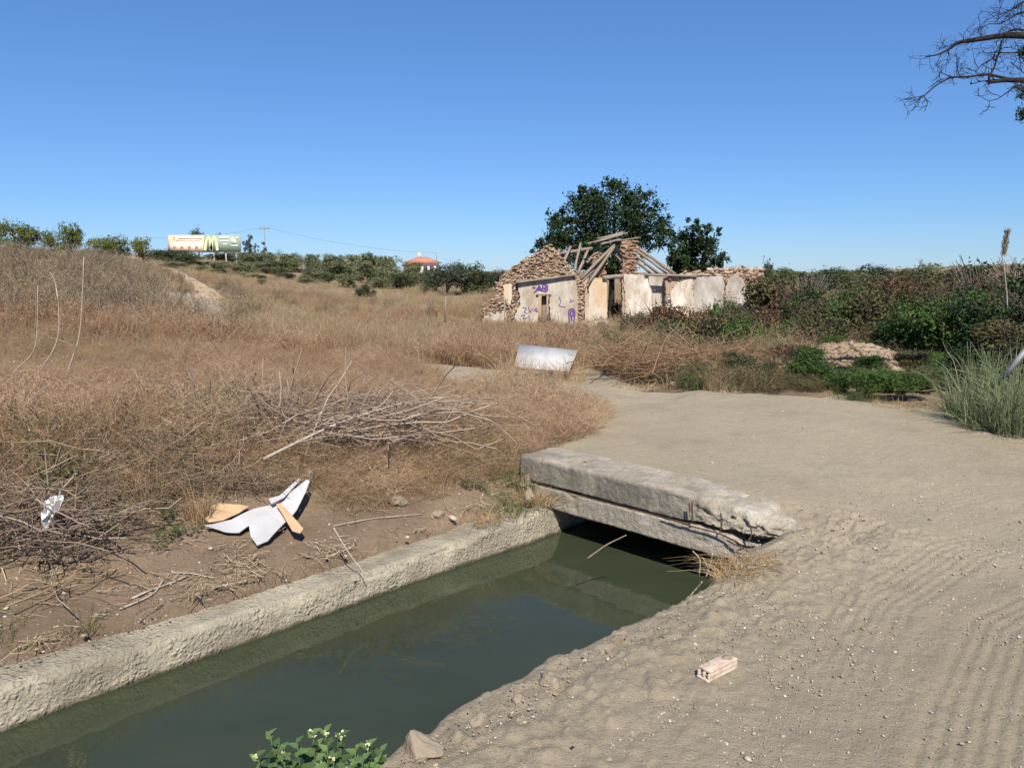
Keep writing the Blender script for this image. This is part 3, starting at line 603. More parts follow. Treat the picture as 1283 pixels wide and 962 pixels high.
# ================================================================== VEGETATION: materials
def fm(name, *stops, **k): return foliage_mat(name, [(*c, 1) for c in stops], **k)
M.update(
    redweed=fm('dry_reddish_weed', (0.164, 0.101, 0.064), (0.308, 0.190, 0.113), (0.436, 0.290, 0.179), (0.532, 0.394, 0.259)),
    straw=fm('dry_straw', (0.23, 0.145, 0.07), (0.39, 0.265, 0.135), (0.52, 0.385, 0.22), (0.60, 0.48, 0.30)),
    greytwig=fm('dead_grey_twigs', (0.112, 0.081, 0.060), (0.224, 0.168, 0.125), (0.336, 0.263, 0.202), (0.470, 0.386, 0.302), transl=0.05),
    beige=fm('dry_pinkish_weed', (0.240, 0.156, 0.095), (0.396, 0.276, 0.168), (0.564, 0.414, 0.267), (0.696, 0.552, 0.383)),
    fieldgrass=fm('dry_field_grass', (0.190, 0.141, 0.086), (0.308, 0.232, 0.138), (0.426, 0.333, 0.198), (0.526, 0.429, 0.270)),
    greyshrub=fm('dry_grey_shrub', (0.081, 0.068, 0.046), (0.162, 0.130, 0.088), (0.270, 0.215, 0.143), (0.378, 0.312, 0.198), transl=0.1),
    weedgreen=fm('dusty_green_weed', (0.055, 0.075, 0.03), (0.10, 0.13, 0.05), (0.17, 0.20, 0.085), (0.36, 0.36, 0.16)),
    grassgreen=fm('green_grass', (0.045, 0.06, 0.02), (0.085, 0.115, 0.035), (0.15, 0.18, 0.06), (0.30, 0.27, 0.12)),
    leafgreen=fm('fresh_leaves', (0.036, 0.066, 0.022), (0.066, 0.120, 0.034), (0.102, 0.180, 0.048), (0.156, 0.240, 0.072)),
    dullgreen=fm('dull_bush_leaves', (0.041, 0.057, 0.027), (0.074, 0.097, 0.046), (0.121, 0.149, 0.068), (0.203, 0.216, 0.115)),
    bramble=fm('browning_bramble_leaves', (0.069, 0.040, 0.027), (0.138, 0.073, 0.045), (0.213, 0.119, 0.069), (0.275, 0.188, 0.106)),
    mixleaf=fm('half_dry_leaves', (0.049, 0.055, 0.026), (0.098, 0.098, 0.044), (0.156, 0.137, 0.065), (0.234, 0.169, 0.098)),
    darkleaf=fm('dark_tree_leaves', (0.013, 0.025, 0.012), (0.026, 0.048, 0.019), (0.044, 0.073, 0.029), (0.072, 0.109, 0.043), transl=0.18),
    olive=fm('olive_leaves', (0.088, 0.106, 0.057), (0.160, 0.178, 0.092), (0.239, 0.255, 0.136), (0.335, 0.344, 0.193)),
    pine=fm('yellow_green_needles', (0.07, 0.085, 0.022), (0.13, 0.15, 0.035), (0.20, 0.215, 0.055), (0.27, 0.27, 0.085)),
    conifer=fm('dark_conifer_needles', (0.029, 0.042, 0.029), (0.055, 0.072, 0.049), (0.091, 0.111, 0.075), (0.130, 0.150, 0.104)),
    reed=fm('reed_blades', (0.088, 0.106, 0.050), (0.150, 0.188, 0.094), (0.237, 0.275, 0.150), (0.450, 0.413, 0.250)),
    weedleaf=fm('nightshade_leaves', (0.055, 0.095, 0.035), (0.085, 0.14, 0.05), (0.12, 0.19, 0.07), (0.16, 0.24, 0.09), spread=0.1),
    litter=fm('straw_litter', (0.17, 0.12, 0.075), (0.33, 0.25, 0.155), (0.47, 0.38, 0.25), (0.62, 0.54, 0.40), transl=0.0),
    pebble=fm('pebbles', (0.16, 0.13, 0.10), (0.27, 0.23, 0.175), (0.44, 0.39, 0.31), (0.64, 0.60, 0.53), transl=0.0),
)
# ------------------------------------------------------------------ clump prototypes (kept out of the scene, used only by the scattered "stuff")
def blades(mb, rng, n, R, h0, h1, lean, w, K=4, tint=(0, 1), up=0.0, droop=0.0):
    a = rng.uniform(0, 2 * math.pi, n); r = R * np.sqrt(rng.uniform(0, 1, n)); h = rng.uniform(h0, h1, n)
    b = np.stack([r * np.cos(a), r * np.sin(a), np.full(n, up - 0.03)], 1)
    da = a + rng.normal(0, 1.0, n); ln = np.abs(rng.normal(lean, lean * 0.6, n)); d = np.stack([np.cos(da), np.sin(da), 0 * da], 1)
    t = np.linspace(0, 1, K)[None, :, None]
    P = b[:, None] + np.array([0, 0, 1.]) * h[:, None, None] * (t - droop * t ** 3 * np.minimum(ln, 1.5)[:, None, None]) + d[:, None] * (h * ln)[:, None, None] * t ** 1.7
    P[:, 1:] += rng.normal(0, 0.012, P[:, 1:].shape) * h[:, None, None]
    W = w * rng.uniform(0.6, 1.3, (n, 1)) * np.linspace(1, 0.25, K)[None]
    V, F = ribbons(P, W, rng); tt = np.repeat(rng.uniform(*tint, n), K * 2); mb.add(V, F, tt); return P
def weed(mb, rng, n, R, h0, h1, w, nb=8, spread=0.5, seeds=0, sw=0.012):
    """branching dry weed: stems carrying many fine side twigs"""
    P = blades(mb, rng, n, R, h0, h1, 0.25, w, 5, (0.1, 0.7)); 
    i = np.repeat(np.arange(n), nb); t = rng.uniform(0.3, 1.0, n * nb) * 4; k = np.minimum(t.astype(int), 3); f = (t - k)[:, None]
    b = P[i, k] * (1 - f) + P[i, k + 1] * f; L = rng.uniform(0.12, 0.34, n * nb) * h1
    a = rng.uniform(0, 2 * math.pi, n * nb); d = np.stack([np.cos(a) * spread, np.sin(a) * spread, rng.uniform(0.3, 1.0, n * nb)], 1); d = unit(d)
    tt = np.linspace(0, 1, 3)[None, :, None]; Pb = b[:, None] + d[:, None] * L[:, None, None] * tt + rng.normal(0, 0.02, (n * nb, 3, 3)) * tt
    V, F = ribbons(Pb, w * 0.75 * np.linspace(1, 0.4, 3)[None] * rng.uniform(0.7, 1.2, (n * nb, 1)), rng); tn = rng.uniform(0.2, 1, n * nb); mb.add(V, F, np.repeat(tn, 6))
    if seeds:
        j = rng.integers(0, n * nb, n * nb * seeds); c = Pb[j, 2] + (Pb[j, 1] - Pb[j, 2]) * rng.uniform(0, 1, (len(j), 1)) + rng.normal(0, 0.008, (len(j), 3))
        V, F = leaves(c, rng.normal(size=(len(j), 3)), sw * rng.uniform(0.6, 1.6, len(j)), sw * 0.6, rng); mb.add(V, F, np.repeat(rng.uniform(0.1, 1, len(j)), 4))
def tangle(mb, rng, n, R, H, L, w, flat=0.35, K=6):
    """arching dead twigs thrown together"""
    a = rng.uniform(0, 2 * math.pi, n); r = R * np.sqrt(rng.uniform(0, 1, n)); b = np.stack([r * np.cos(a), r * np.sin(a), rng.uniform(0, H * 0.6, n)], 1)
    d = unit(np.stack([rng.normal(size=n), rng.normal(size=n), rng.normal(0, flat, n) + 0.15], 1)); c = unit(rng.normal(size=(n, 3)))
    l = L * rng.uniform(0.4, 1.2, n); t = np.linspace(-0.5, 0.5, K)[None, :, None]
    P = b[:, None] + d[:, None] * l[:, None, None] * t + c[:, None] * (l * 0.35)[:, None, None] * (t ** 2 - 0.1); P += rng.normal(0, 0.012, P.shape) * L
    P[..., 2] = np.abs(P[..., 2]) + 0.01
    V, F = tubes(P, (w * 0.5 * rng.uniform(0.5, 1.4, (n, 1))) * np.linspace(1, 0.4, K)[None], 3, False); mb.add(V, F, np.repeat(rng.uniform(0, 1, n), K * 3))
def proto(fn, mat, k, seed, name):
    out = []
    for i in range(k):
        rng = np.random.default_rng(seed + i); mb = MB(); fn(mb, rng)
        out.append(bpy.data.objects.new(name, mb.mesh(name, mat)))
    return out
def scatter(name, pts, rot, scl, protos, label, seed=0, kind='stuff', cat=None):
    n = len(pts); rng = np.random.default_rng(seed); me = bpy.data.meshes.new(name)
    me.vertices.add(n); me.vertices.foreach_set('co', np.asarray(pts, np.float32).ravel())
    for nm, ty, key, val in (('rot', 'FLOAT_VECTOR', 'vector', rot), ('scl', 'FLOAT_VECTOR', 'vector', scl)):
        a = me.attributes.new(nm, ty, 'POINT'); a.data.foreach_set(key, np.asarray(val, np.float32).ravel())
    a = me.attributes.new('idx', 'INT', 'POINT'); a.data.foreach_set('value', rng.integers(0, len(protos), n).astype(np.int32))
    g = bpy.data.node_groups.new(name, 'GeometryNodeTree')
    g.interface.new_socket('Geometry', in_out='INPUT', socket_type='NodeSocketGeometry'); g.interface.new_socket('Geometry', in_out='OUTPUT', socket_type='NodeSocketGeometry')
    gi = g.nodes.new('NodeGroupInput'); go = g.nodes.new('NodeGroupOutput'); ip = g.nodes.new('GeometryNodeInstanceOnPoints'); jn = g.nodes.new('GeometryNodeJoinGeometry')
    for p in protos:
        oi = g.nodes.new('GeometryNodeObjectInfo'); oi.inputs['Object'].default_value = p; oi.inputs['As Instance'].default_value = True; g.links.new(oi.outputs['Geometry'], jn.inputs[0])
    def attr(nm, ty):
        x = g.nodes.new('GeometryNodeInputNamedAttribute'); x.data_type = ty; x.inputs['Name'].default_value = nm; return x.outputs['Attribute']
    er = g.nodes.new('FunctionNodeEulerToRotation'); g.links.new(attr('rot', 'FLOAT_VECTOR'), er.inputs[0])
    g.links.new(gi.outputs[0], ip.inputs['Points']); g.links.new(jn.outputs[0], ip.inputs['Instance']); ip.inputs['Pick Instance'].default_value = True
    g.links.new(attr('idx', 'INT'), ip.inputs['Instance Index']); g.links.new(er.outputs[0], ip.inputs['Rotation']); g.links.new(attr('scl', 'FLOAT_VECTOR'), ip.inputs['Scale'])
    g.links.new(ip.outputs[0], go.inputs[0])
    o = link(name, me); md = o.modifiers.new('scatter', 'NODES'); md.node_group = g
    return tag(o, label, cat, kind=kind)
def rs(n, rng, s0, s1, tilt=0.12, zs=1.0):
    rot = np.stack([rng.normal(0, tilt, n), rng.normal(0, tilt, n), rng.uniform(0, 2 * math.pi, n)], 1)
    s = rng.uniform(s0, s1, n); return rot, np.stack([s, s, s * rng.uniform(0.8, 1.2, n) * zs], 1)
def cand(n, y0, y1, rng, t0=-0.9, t1=0.9, p=2.0):
    """random ground points ahead of the viewer, thinning out with distance"""
    u = rng.uniform(0, 1, n)
    y = (y0 ** (2 - p) + u * (y1 ** (2 - p) - y0 ** (2 - p))) ** (1 / (2 - p)) if abs(p - 2) > 1e-6 else y0 * (y1 / y0) ** u
    x = rng.uniform(t0, t1, n) * y; return x, y
def onland(x, y, gap=0.1):
    s, n = sn(x, y); td = line_d(x, y, TRACK)[0] + 0.5 * fbm(x * 0.9, y * 0.9, 55, 3)
    can = (n > -4.28) & (n < -1.7) & ((s < S0 + .1) | (s > S1 - 0.2))
    return (road_off(x, y) > gap) & (td > 1.25) & ~can
def near_px(x, y, px, py, rad):
    c = put(px, py); return np.exp(-((x - c.x) ** 2 + (y - c.y) ** 2) / (rad * rad))

M['clod2'] = fm('dry_earth_crumb', (0.20, 0.165, 0.12), (0.28, 0.24, 0.175), (0.34, 0.295, 0.22), (0.40, 0.36, 0.28), transl=0.0)
P_red = proto(lambda m, r: weed(m, r, 9, 0.16, 0.28, 0.62, 0.0034, 9, 0.7, 2, 0.013), M['redweed'], 5, 10, 'weed_clump')
P_str = proto(lambda m, r: (blades(m, r, 44, 0.17, 0.25, 0.85, 0.6, 0.0055, 6, droop=0.35), tangle(m, r, 12, 0.2, 0.35, 0.5, 0.004, 0.6)), M['straw'], 4, 20, 'grass_clump')
P_bei = proto(lambda m, r: (weed(m, r, 12, 0.16, 0.25, 0.7, 0.0036, 11, 1.0, 2, 0.012), blades(m, r, 18, 0.18, 0.2, 0.6, 0.6, 0.0045, 5, droop=0.4), tangle(m, r, 10, 0.2, 0.3, 0.5, 0.004, 0.6)), M['beige'], 4, 25, 'weed_clump')
P_fine = proto(lambda m, r: (blades(m, r, 46, 0.2, 0.15, 0.5, 0.6, 0.0045, 4, droop=0.3), weed(m, r, 4, 0.15, 0.2, 0.5, 0.003, 8, 0.6, 1, 0.010)), M['fieldgrass'], 4, 30, 'grass_clump')
P_tan = proto(lambda m, r: tangle(m, r, 42, 0.28, 0.32, 0.6, 0.0055), M['greytwig'], 5, 40, 'twig_clump')
P_green = proto(lambda m, r: (weed(m, r, 8, 0.15, 0.12, 0.34, 0.003, 7, 0.9, 6, 0.024)), M['weedgreen'], 3, 50, 'weed_clump')
P_gg = proto(lambda m, r: blades(m, r, 60, 0.15, 0.12, 0.45, 0.5, 0.005, 4, droop=0.3), M['grassgreen'], 3, 60, 'grass_clump')
P_far = proto(lambda m, r: (blades(m, r, 60, 0.55, 0.2, 0.62, 0.35, 0.022, 3), weed(m, r, 8, 0.5, 0.25, 0.65, 0.012, 6, 0.6, 1, 0.03)), M['fieldgrass'], 4, 70, 'grass_clump')
P_farred = proto(lambda m, r: weed(m, r, 22, 0.5, 0.3, 0.75, 0.013, 7, 0.6, 2, 0.032), M['redweed'], 4, 75, 'weed_clump')
P_shr = proto(lambda m, r: (tangle(m, r, 90, 0.4, 0.75, 0.7, 0.013, 0.9), weed(m, r, 14, 0.4, 0.4, 1.0, 0.008, 9, 0.7, 3, 0.03)), M['greyshrub'], 4, 80, 'shrub_clump')
def litterp(m, r):
    n = 26; a = r.uniform(0, 6.28, n); c = np.stack([r.normal(0, .1, n), r.normal(0, .1, n), r.uniform(0.004, 0.03, n)], 1); d = np.stack([np.cos(a), np.sin(a), r.normal(0, .08, n)], 1)
    t = np.linspace(-.5, .5, 4)[None, :, None]; L = r.uniform(.06, .26, n); P = c[:, None] + d[:, None] * L[:, None, None] * t + r.normal(0, .006, (n, 4, 3))
    V, F = ribbons(P, np.full((n, 4), .0045) * r.uniform(.5, 1.5, (n, 1)), r, side=np.array([0, 0, 1.]) + r.normal(0, .5, (n, 1, 3))); m.add(V, F, np.repeat(r.uniform(0, 1, n), 8))
P_lit = proto(litterp, M['litter'], 4, 90, 'straw_litter')
P_pale = proto(lambda m, r: tangle(m, r, 9, 0.3, 0.38, 0.95, 0.0062, 0.35, 8), M['litter'], 5, 92, 'stalk_clump')
P_stalk = proto(lambda m, r: weed(m, r, 3, 0.2, 0.6, 1.15, 0.0075, 5, 0.55, 2, 0.022), M['greytwig'], 5, 93, 'stalk_clump')
def pebp(m, r):
    import bmesh
    bm = bmesh.new(); bmesh.ops.create_icosphere(bm, subdivisions=1, radius=1.0)
    V = np.array([v.co for v in bm.verts]); F = np.array([[v.index for v in f.verts] for f in bm.faces]); bm.free()
    V = V * (1 + 0.25 * r.normal(size=(len(V), 1)).clip(-1, 1)) * np.array([1, r.uniform(.6, .9), r.uniform(.4, .7)]); m.add(V, F, r.uniform(0, 1))
P_peb = proto(pebp, M['pebble'], 6, 95, 'pebble')

SIL_PX = np.array([-400, 0, 150, 300, 430, 480, 560, 620, 660, 700, 770, 800, 1700]); SIL_PY = np.array([480, 474, 460, 450, 462, 478, 478, 462, 446, 447, 490, 300, 300])
def low_enough(x, y, sc, H):
    """weeds on the crest of the bank stay below the view of the track behind it"""
    px = CX + FPX * CP * x / y; v = (np.interp(px, SIL_PX, SIL_PY) - CY) / FPX; drop = (SP + v * CP) / (CP - v * SP)
    cap = np.maximum((EYE - y * drop) - surf(x, y), 0.12) / H; cap = cap * (0.75 + 0.5 * vn(x * 1.3, y * 1.3, 611)) * (1 + 3 * sst(11.0, 14.0, y)); cap = np.where((y > 5.5) & (y < 14), cap, 9.0); k = np.minimum(1.0, cap / sc[:, 2])
    s_, n_ = sn(x, y); k = k * np.where((n_ < -4.1) & (y < 14), (0.42 + 0.58 * sst(-4.9, -6.8, n_ - 0.6 * sst(2.4, 3.6, s_) + 0.5 * fbm(x * 1.1, y * 1.1, 612, 3))), 1.0) * (0.7 + 0.6 * vn(x * 0.8, y * 0.8, 613))
    return sc * np.stack([k ** 0.4, k ** 0.4, k], 1)
def field(name, n, y0, y1, weight, protos, s0, s1, label, seed, tilt=0.12, p=2.0, gap=0.1, t0=-0.9, t1=0.9, sink=0.0, H=0.62):
    rng = np.random.default_rng(seed); x, y = cand(n, y0, y1, rng, t0, t1, p)
    k = onland(x, y, gap) & (clear_of_board(x, y)) & (rng.uniform(0, 1, n) < weight(x, y)); x, y = x[k], y[k]
    rot, sc = rs(len(x), rng, s0, s1, tilt); sc = low_enough(x, y, sc, H); return scatter(name, np.stack([x, y, surf(x, y) - sink], 1), rot, sc, protos, label, seed)
_b = [put(q, 642) for q in (268, 300, 335, 370)] + [put(340, 668)]
def clear_of_board(x, y): return np.min([np.hypot(x - b.x, y - b.y) for b in _b], axis=0) > 0.24
def leftbank(x, y):
    """how overgrown the ground is: bare next to the canal wall, thick above"""
    s, n = sn(x, y); nn = n + 0.35 * fbm(x * 0.9, y * 0.9, 141, 3)
    k = sst(1.0, 3.2, s); w = sst(-4.95 + 0.45 * k, -5.7 + 0.65 * k, nn); w = np.where((n < -4.2), w, 0)
    return w
def rightside(x, y): return sst(0, 0.6, x - (0.8 + 0.05 * (y - 9))) * (y > 8)
def thin(x, y): return 1 - np.clip(.8 * near_px(x, y, 310, 540, .55) + .8 * near_px(x, y, 450, 535, .7) + .6 * near_px(x, y, 40, 660, .45) + .5 * near_px(x, y, 180, 600, .5), 0, .85)
def w_red(x, y):
    f = fbm(x * 0.45, y * 0.45, 150, 3); w = leftbank(x, y) * sst(-0.25, 0.25, f + 0.25)
    return w * thin(x, y) * (1 - 0.85 * rightside(x, y)) * (1 - 0.6 * near_px(x, y, 80, 560, 1.1))
def w_str(x, y):
    f = fbm(x * 0.55, y * 0.55, 160, 3); s, n = sn(x, y)
    w = 0.16 * sst(0.12, 0.4, f) + 0.22 * near_px(x, y, 690, 540, 0.9) + 0.2 * near_px(x, y, 560, 560, 0.6) + 0.25 * near_px(x, y, 620, 470, 2.2) + 0.5 * near_px(x, y, 20, 470, 1.6)
    return np.clip(w, 0, 1) * sst(-4.5, -4.75, n)
def w_bei(x, y):
    w = 0.30 * sst(-0.1, 0.35, fbm(x * 0.7, y * 0.7, 165, 3)) * leftbank(x, y) + 0.9 * near_px(x, y, 690, 540, 0.95) + 0.85 * near_px(x, y, 720, 520, 0.8) + 0.9 * near_px(x, y, 560, 590, 0.7) + 0.6 * near_px(x, y, 450, 600, 0.5) + 0.6 * near_px(x, y, 620, 610, 0.4) + 0.5 * near_px(x, y, 620, 470, 2.4)
    return np.clip(w, 0, 1) * thin(x, y) * sst(-4.5, -4.75, sn(x, y)[1])
def w_fine(x, y): return leftbank(x, y) * thin(x, y) * (1 - 0.7 * rightside(x, y)) * 0.9
def w_tan(x, y):
    w = 0.9 * near_px(x, y, 330, 560, 1.0) + 0.9 * near_px(x, y, 450, 540, 0.9) + 0.9 * near_px(x, y, 50, 650, 0.8) + 0.7 * near_px(x, y, 260, 540, 0.9) + 0.6 * near_px(x, y, 560, 530, 0.7) + 0.06
    return np.clip(w, 0, 1) * sst(-4.9, -5.3, sn(x, y)[1]) * (1 - rightside(x, y))
def w_green(x, y):
    return np.clip(1.0 * near_px(x, y, 60, 560, 0.8) + 0.7 * near_px(x, y, 190, 570, 0.7) + 0.9 * near_px(x, y, 10, 540, 0.7) + 0.5 * near_px(x, y, 580, 590, 0.25), 0, 1) * (sn(x, y)[1] < -4.3)
def w_gg(x, y):
    return np.clip(0.40 * near_px(x, y, 645, 620, 0.20) + 0.25 * near_px(x, y, 600, 655, 0.16) + 0.25 * near_px(x, y, 15, 800, 0.2), 0, 1)
field('dry_red_weeds', 22000, 3.2, 26, w_red, P_red, 0.45, 1.1, 'fine reddish dry weeds covering the bank', 201, 0.22)
field('dry_straw_grass', 26000, 3.2, 30, w_str, P_str, 0.5, 0.95, 'tall straw-coloured dry grass beside the bridge', 202, gap=-0.02, H=0.8)
field('dry_pinkish_weeds', 24000, 3.2, 26, w_bei, P_bei, 0.5, 1.1, 'bushy pinkish-beige dry weeds by the bridge and on the bank', 212, gap=-0.02, tilt=0.2, H=0.75)
field('dry_low_grass', 24000, 3.2, 28, w_fine, P_fine, 0.6, 1.1, 'low dry tangled grass on the bank', 203)
field('dead_twigs', 5000, 3.2, 16, w_tan, P_tan, 0.7, 1.5, 'grey dead twigs lying over the dry bank', 204, H=0.45)
field('dusty_weeds', 9000, 3.2, 12, w_green, P_green, 0.8, 1.3, 'dusty green weeds among the dry grass', 205)
field('green_grass', 12000, 3.2, 10, w_gg, P_gg, 0.5, 1.0, 'patches of green grass at the canal edge', 206, gap=-5)
field('field_grass', 30000, 17, 150, lambda x, y: (0.35 + 0.65 * sst(-0.2, 0.2, fbm(x * 0.12, y * 0.12, 170, 3))) * (1 - 0.8 * rightside(x, y) * (y < 30)), P_far, 0.45, 0.95, 'dry tan grass of the field and far slopes', 207, p=1.75, gap=0.3)
field('field_weeds', 15000, 14, 70, lambda x, y: sst(-0.1, 0.25, fbm(x * 0.16, y * 0.16, 175, 3)) * (1 - 0.9 * rightside(x, y)), P_farred, 0.4, 0.85, 'reddish dry weeds spread over the field', 208, p=1.8, gap=0.3)
field('hill_scrub', 5200, 13, 60, lambda x, y: np.clip(sst(-0.30, -0.42, x / y) * sst(-0.15, 0.2, fbm(x * 0.3, y * 0.3, 180, 3)) * sst(13, 20, y) + 0.08 * (y > 35), 0, 1) * (1 - rightside(x, y)), P_shr, 0.55, 1.15, 'grey dry scrub on the hillside', 209, p=1.7, gap=0.5)
field('bank_litter', 9000, 2.8, 9, lambda x, y: (sn(x, y)[1] < -4.2) * (0.12 + 0.6 * sst(0.0, 0.35, fbm(x * 1.3, y * 1.3, 190, 3))) * sst(-6.5, -5.5, sn(x, y)[1]), P_lit, 0.6, 1.2, 'broken straw and dry stalks on the bare earth bank', 210, 0.1)
# loose stones on the road and the banks
rng = np.random.default_rng(221)
x, y = cand(70000, 1.9, 11, rng, -0.5, 0.95, 2.2); s_, n_ = sn(x, y); en = edge_n(s_)
dens = 0.10 + 0.8 * np.exp(-((n_ + 1.55) / 0.4) ** 2) * (s_ < 5) + 0.5 * sst(0.05, 0.4, fbm(x * 1.2, y * 1.2, 222, 3)) + 0.8 * np.exp(-(((x - 2.45) / 0.22) ** 2 + ((y - 4.15) / 0.16) ** 2))
k = (road_off(x, y) < 0.1) & (rng.uniform(0, 1, len(x)) < dens) & ((n_ > en + 0.22) | (s_ > S0 + 0.45)); x, y = x[k], y[k]
rot, sc = rs(len(x), rng, 0.4, 1.0); size = 0.0034 * np.exp(rng.normal(0, 0.55, len(x)))[:, None]
scatter('gravel', np.stack([x, y, surf(x, y) + 0.024], 1), rot, sc * size, P_peb, 'loose pale pebbles strewn over the dirt road', 222)
x, y = cand(5000, 2.8, 9, rng, -0.9, 0.2, 2.0); s_, n_ = sn(x, y); k = (n_ < -4.15) & (n_ > -5.9) & (s_ < 5.2); x, y = x[k], y[k]
rot, sc = rs(len(x), rng, 0.4, 1.0); size = 0.008 * np.exp(rng.normal(0, 0.55, len(x)))[:, None]
scatter('bank_pebbles', np.stack([x, y, surf(x, y) + 0.003], 1), rot, sc * size, P_peb, 'small stones on the bare bank above the canal wall', 223)

P_clod = proto(pebp, M['clod2'], 6, 97, 'clod')
x, y = cand(40000, 1.7, 7, rng, -0.5, 0.5, 2.2); s_, n_ = sn(x, y); en = edge_n(s_); k = (n_ > en + 0.16) & (n_ < en + 0.9) & (s_ < S0 - 0.1) & (rng.uniform(0, 1, len(x)) < 0.10 + 0.85 * sst(0.0, 0.4, fbm(x * 2, y * 2, 224, 3))); x, y, en, n_ = x[k], y[k], en[k], n_[k]
rot, sc = rs(len(x), rng, 0.5, 1.0, 0.5); size = 0.0052 * np.exp(rng.normal(0, 0.6, len(x)).clip(-2, 1.5))[:, None]
scatter('earth_crumbs', np.stack([x, y, surf(x, y) + 0.012 - 0.75 * sst(en + 0.16, en - 0.14, n_) - 0.05 * sst(en + 0.5, en, n_)], 1), rot, sc * size, P_clod, 'crumbs and clods of dry earth along the bank edge', 224)

field('pale_stalks', 1500, 3.2, 14, lambda x, y: leftbank(x, y) * (0.25 + 0.5 * sst(-0.1, 0.3, fbm(x * 0.6, y * 0.6, 195, 3))) * (1 - rightside(x, y)), P_pale, 0.5, 1.1, 'long pale dead stalks lying over the weeds', 213, 0.2, H=0.5)
field('tall_dead_stalks', 1500, 8, 34, lambda x, y: sst(-0.22, -0.34, x / y) * 0.8, P_stalk, 0.5, 1.1, 'tall dry stalks standing out of the hillside scrub', 214, 0.15, H=1.2)
# ================================================================== TREES
def crown(rng, lobes, n, L, W, mat, name, shell=0.55, clus=14, cs=0.09):
    lobes = np.array(lobes, float); vol = (lobes[:, 3] * lobes[:, 4] * lobes[:, 5]) ** (2 / 3); p = vol / vol.sum()
    m = max(4, n // clus); li = rng.choice(len(lobes), m, p=p); d = unit(rng.normal(size=(m, 3))); r = shell + (1 - shell) * rng.uniform(0, 1, m) ** 0.7
    r *= 1 + 0.16 * rng.normal(size=m); C = lobes[li, :3] + d * r[:, None] * lobes[li, 3:6]
    ci = rng.integers(0, m, n); cr = lobes[li[ci], 3:6].mean(1, keepdims=True)
    P = C[ci] + rng.normal(0, cs, (n, 3)) * np.maximum(cr * 2.2, 0.3)
    N = d[ci] * 0.6 + rng.normal(0, 0.7, (n, 3)) + np.array([0, 0, 0.5])
    V, F = leaves(P, N, L * rng.uniform(0.6, 1.4, n), W * rng.uniform(0.6, 1.4, n), rng)
    ct = rng.uniform(0.1, 0.9, m); t = np.clip(ct[ci] + rng.normal(0, 0.15, n), 0, 1)
    return MB().add(V, F, np.repeat(t, 4)).mesh(name, mat)
def limbs(rng, trunk_h, tops, r0, mat, name, base=(0, 0, 0)):
    mb = MB(); base = np.array(base, float); fork = base + np.array([rng.normal(0, .03), rng.normal(0, .03), trunk_h])
    V, F = tube1([base - [0, 0, .05], base + (fork - base) * .5 + rng.normal(0, r0 * .4, 3), fork], r0, r0 * .75, 7, 7); mb.add(V, F)
    for t in tops:
        t = np.array(t, float); mid = (fork + t) / 2 + rng.normal(0, np.linalg.norm(t - fork) * 0.12, 3); V, F = tube1([fork - [0, 0, .02], mid, t], r0 * .6, r0 * .15, 5, 7); mb.add(V, F)
        for _ in range(3):
            q = mid + (t - mid) * rng.uniform(0, .8); e = q + rng.normal(0, 0.11, 3) * np.linalg.norm(t - fork); V, F = tube1([q, (q + e) / 2 + rng.normal(0, .03, 3), e], r0 * .25, r0 * .06, 4, 5); mb.add(V, F)
    return mb.mesh(name, mat, True)
def place_tree(name, cm, tm, px, ytop, w_px, Y, label, cat, group=None, base_w=1.0, hs=None, rz=None, rng=None, ext=1.0):
    b = at(px, 400, Y); x = b.x; g = gz(x, Y); zt = at(px, ytop, Y).z; H = max(0.6, zt - g) if hs is None else hs; Wd = w_px / FPX * Y / CP
    o = empty(name, (x, Y, g - 0.05), rng.uniform(0, 6.28) if rz is None else rz); o.scale = (Wd / base_w, Wd / base_w, H / ext)
    for nm, me in (('crown', cm), ('trunk', tm)):
        if me is not None: c = bpy.data.objects.new(nm, me); scene.collection.objects.link(c); c.parent = o
    return tag(o, label, cat, group)
def round_tree(seed, mat, n, L, low=0.12, nl=9, bark=None, cs=0.09, shell=0.5, spread=0.34):
    """a tree one unit high and one unit wide"""
    rng = np.random.default_rng(seed); lob = [(0, 0, .55, .30, .30, .30)]
    for _ in range(nl):
        a = rng.uniform(0, 6.28); r = rng.uniform(.1, spread); zc = rng.uniform(low + .16, .80); s = rng.uniform(.13, .23); k = 1 - 0.5 * max(0, zc - .55)
        lob.append((math.cos(a) * r * k, math.sin(a) * r * k, zc, s, s, s * .95))
    c = crown(rng, lob, n, L, L * .55, mat, 'crown', shell, 12, cs); t = limbs(rng, low + .12, [l[:3] for l in lob[1:6]], .035, bark or M['bark'], 'trunk')
    return c, t
def cone_tree(seed, mat, n):
    rng = np.random.default_rng(seed); lob = []
    for k in range(8):
        z = .15 + .8 * k / 8; r = .40 * (1 - z) + .05
        for j in range(max(1, int(7 * (1 - z)))): a = rng.uniform(0, 6.28); lob.append((math.cos(a) * r, math.sin(a) * r, z + rng.normal(0, .03), .13, .13, .07))
    return crown(rng, lob, n, .06, .02, mat, 'crown', .3, 10, .06), limbs(rng, .6, [(0, 0, .95)], .03, M['bark'], 'trunk')
OL = [round_tree(300 + i, M['olive'], 3200, .06, low=-.14, spread=.36, nl=12) for i in range(4)]
DK = [round_tree(320 + i, M['dullgreen'], 3200, .055, low=-.08, spread=.4) for i in range(3)]
PN = [round_tree(340 + i, M['pine'], 2600, .05, low=.03, nl=7) for i in range(3)]
CF = [cone_tree(360 + i, M['conifer'], 2400) for i in range(2)]
FAR = [round_tree(380 + i, M['conifer'], 2200, .055, low=.05) for i in range(2)]
rng = np.random.default_rng(77)
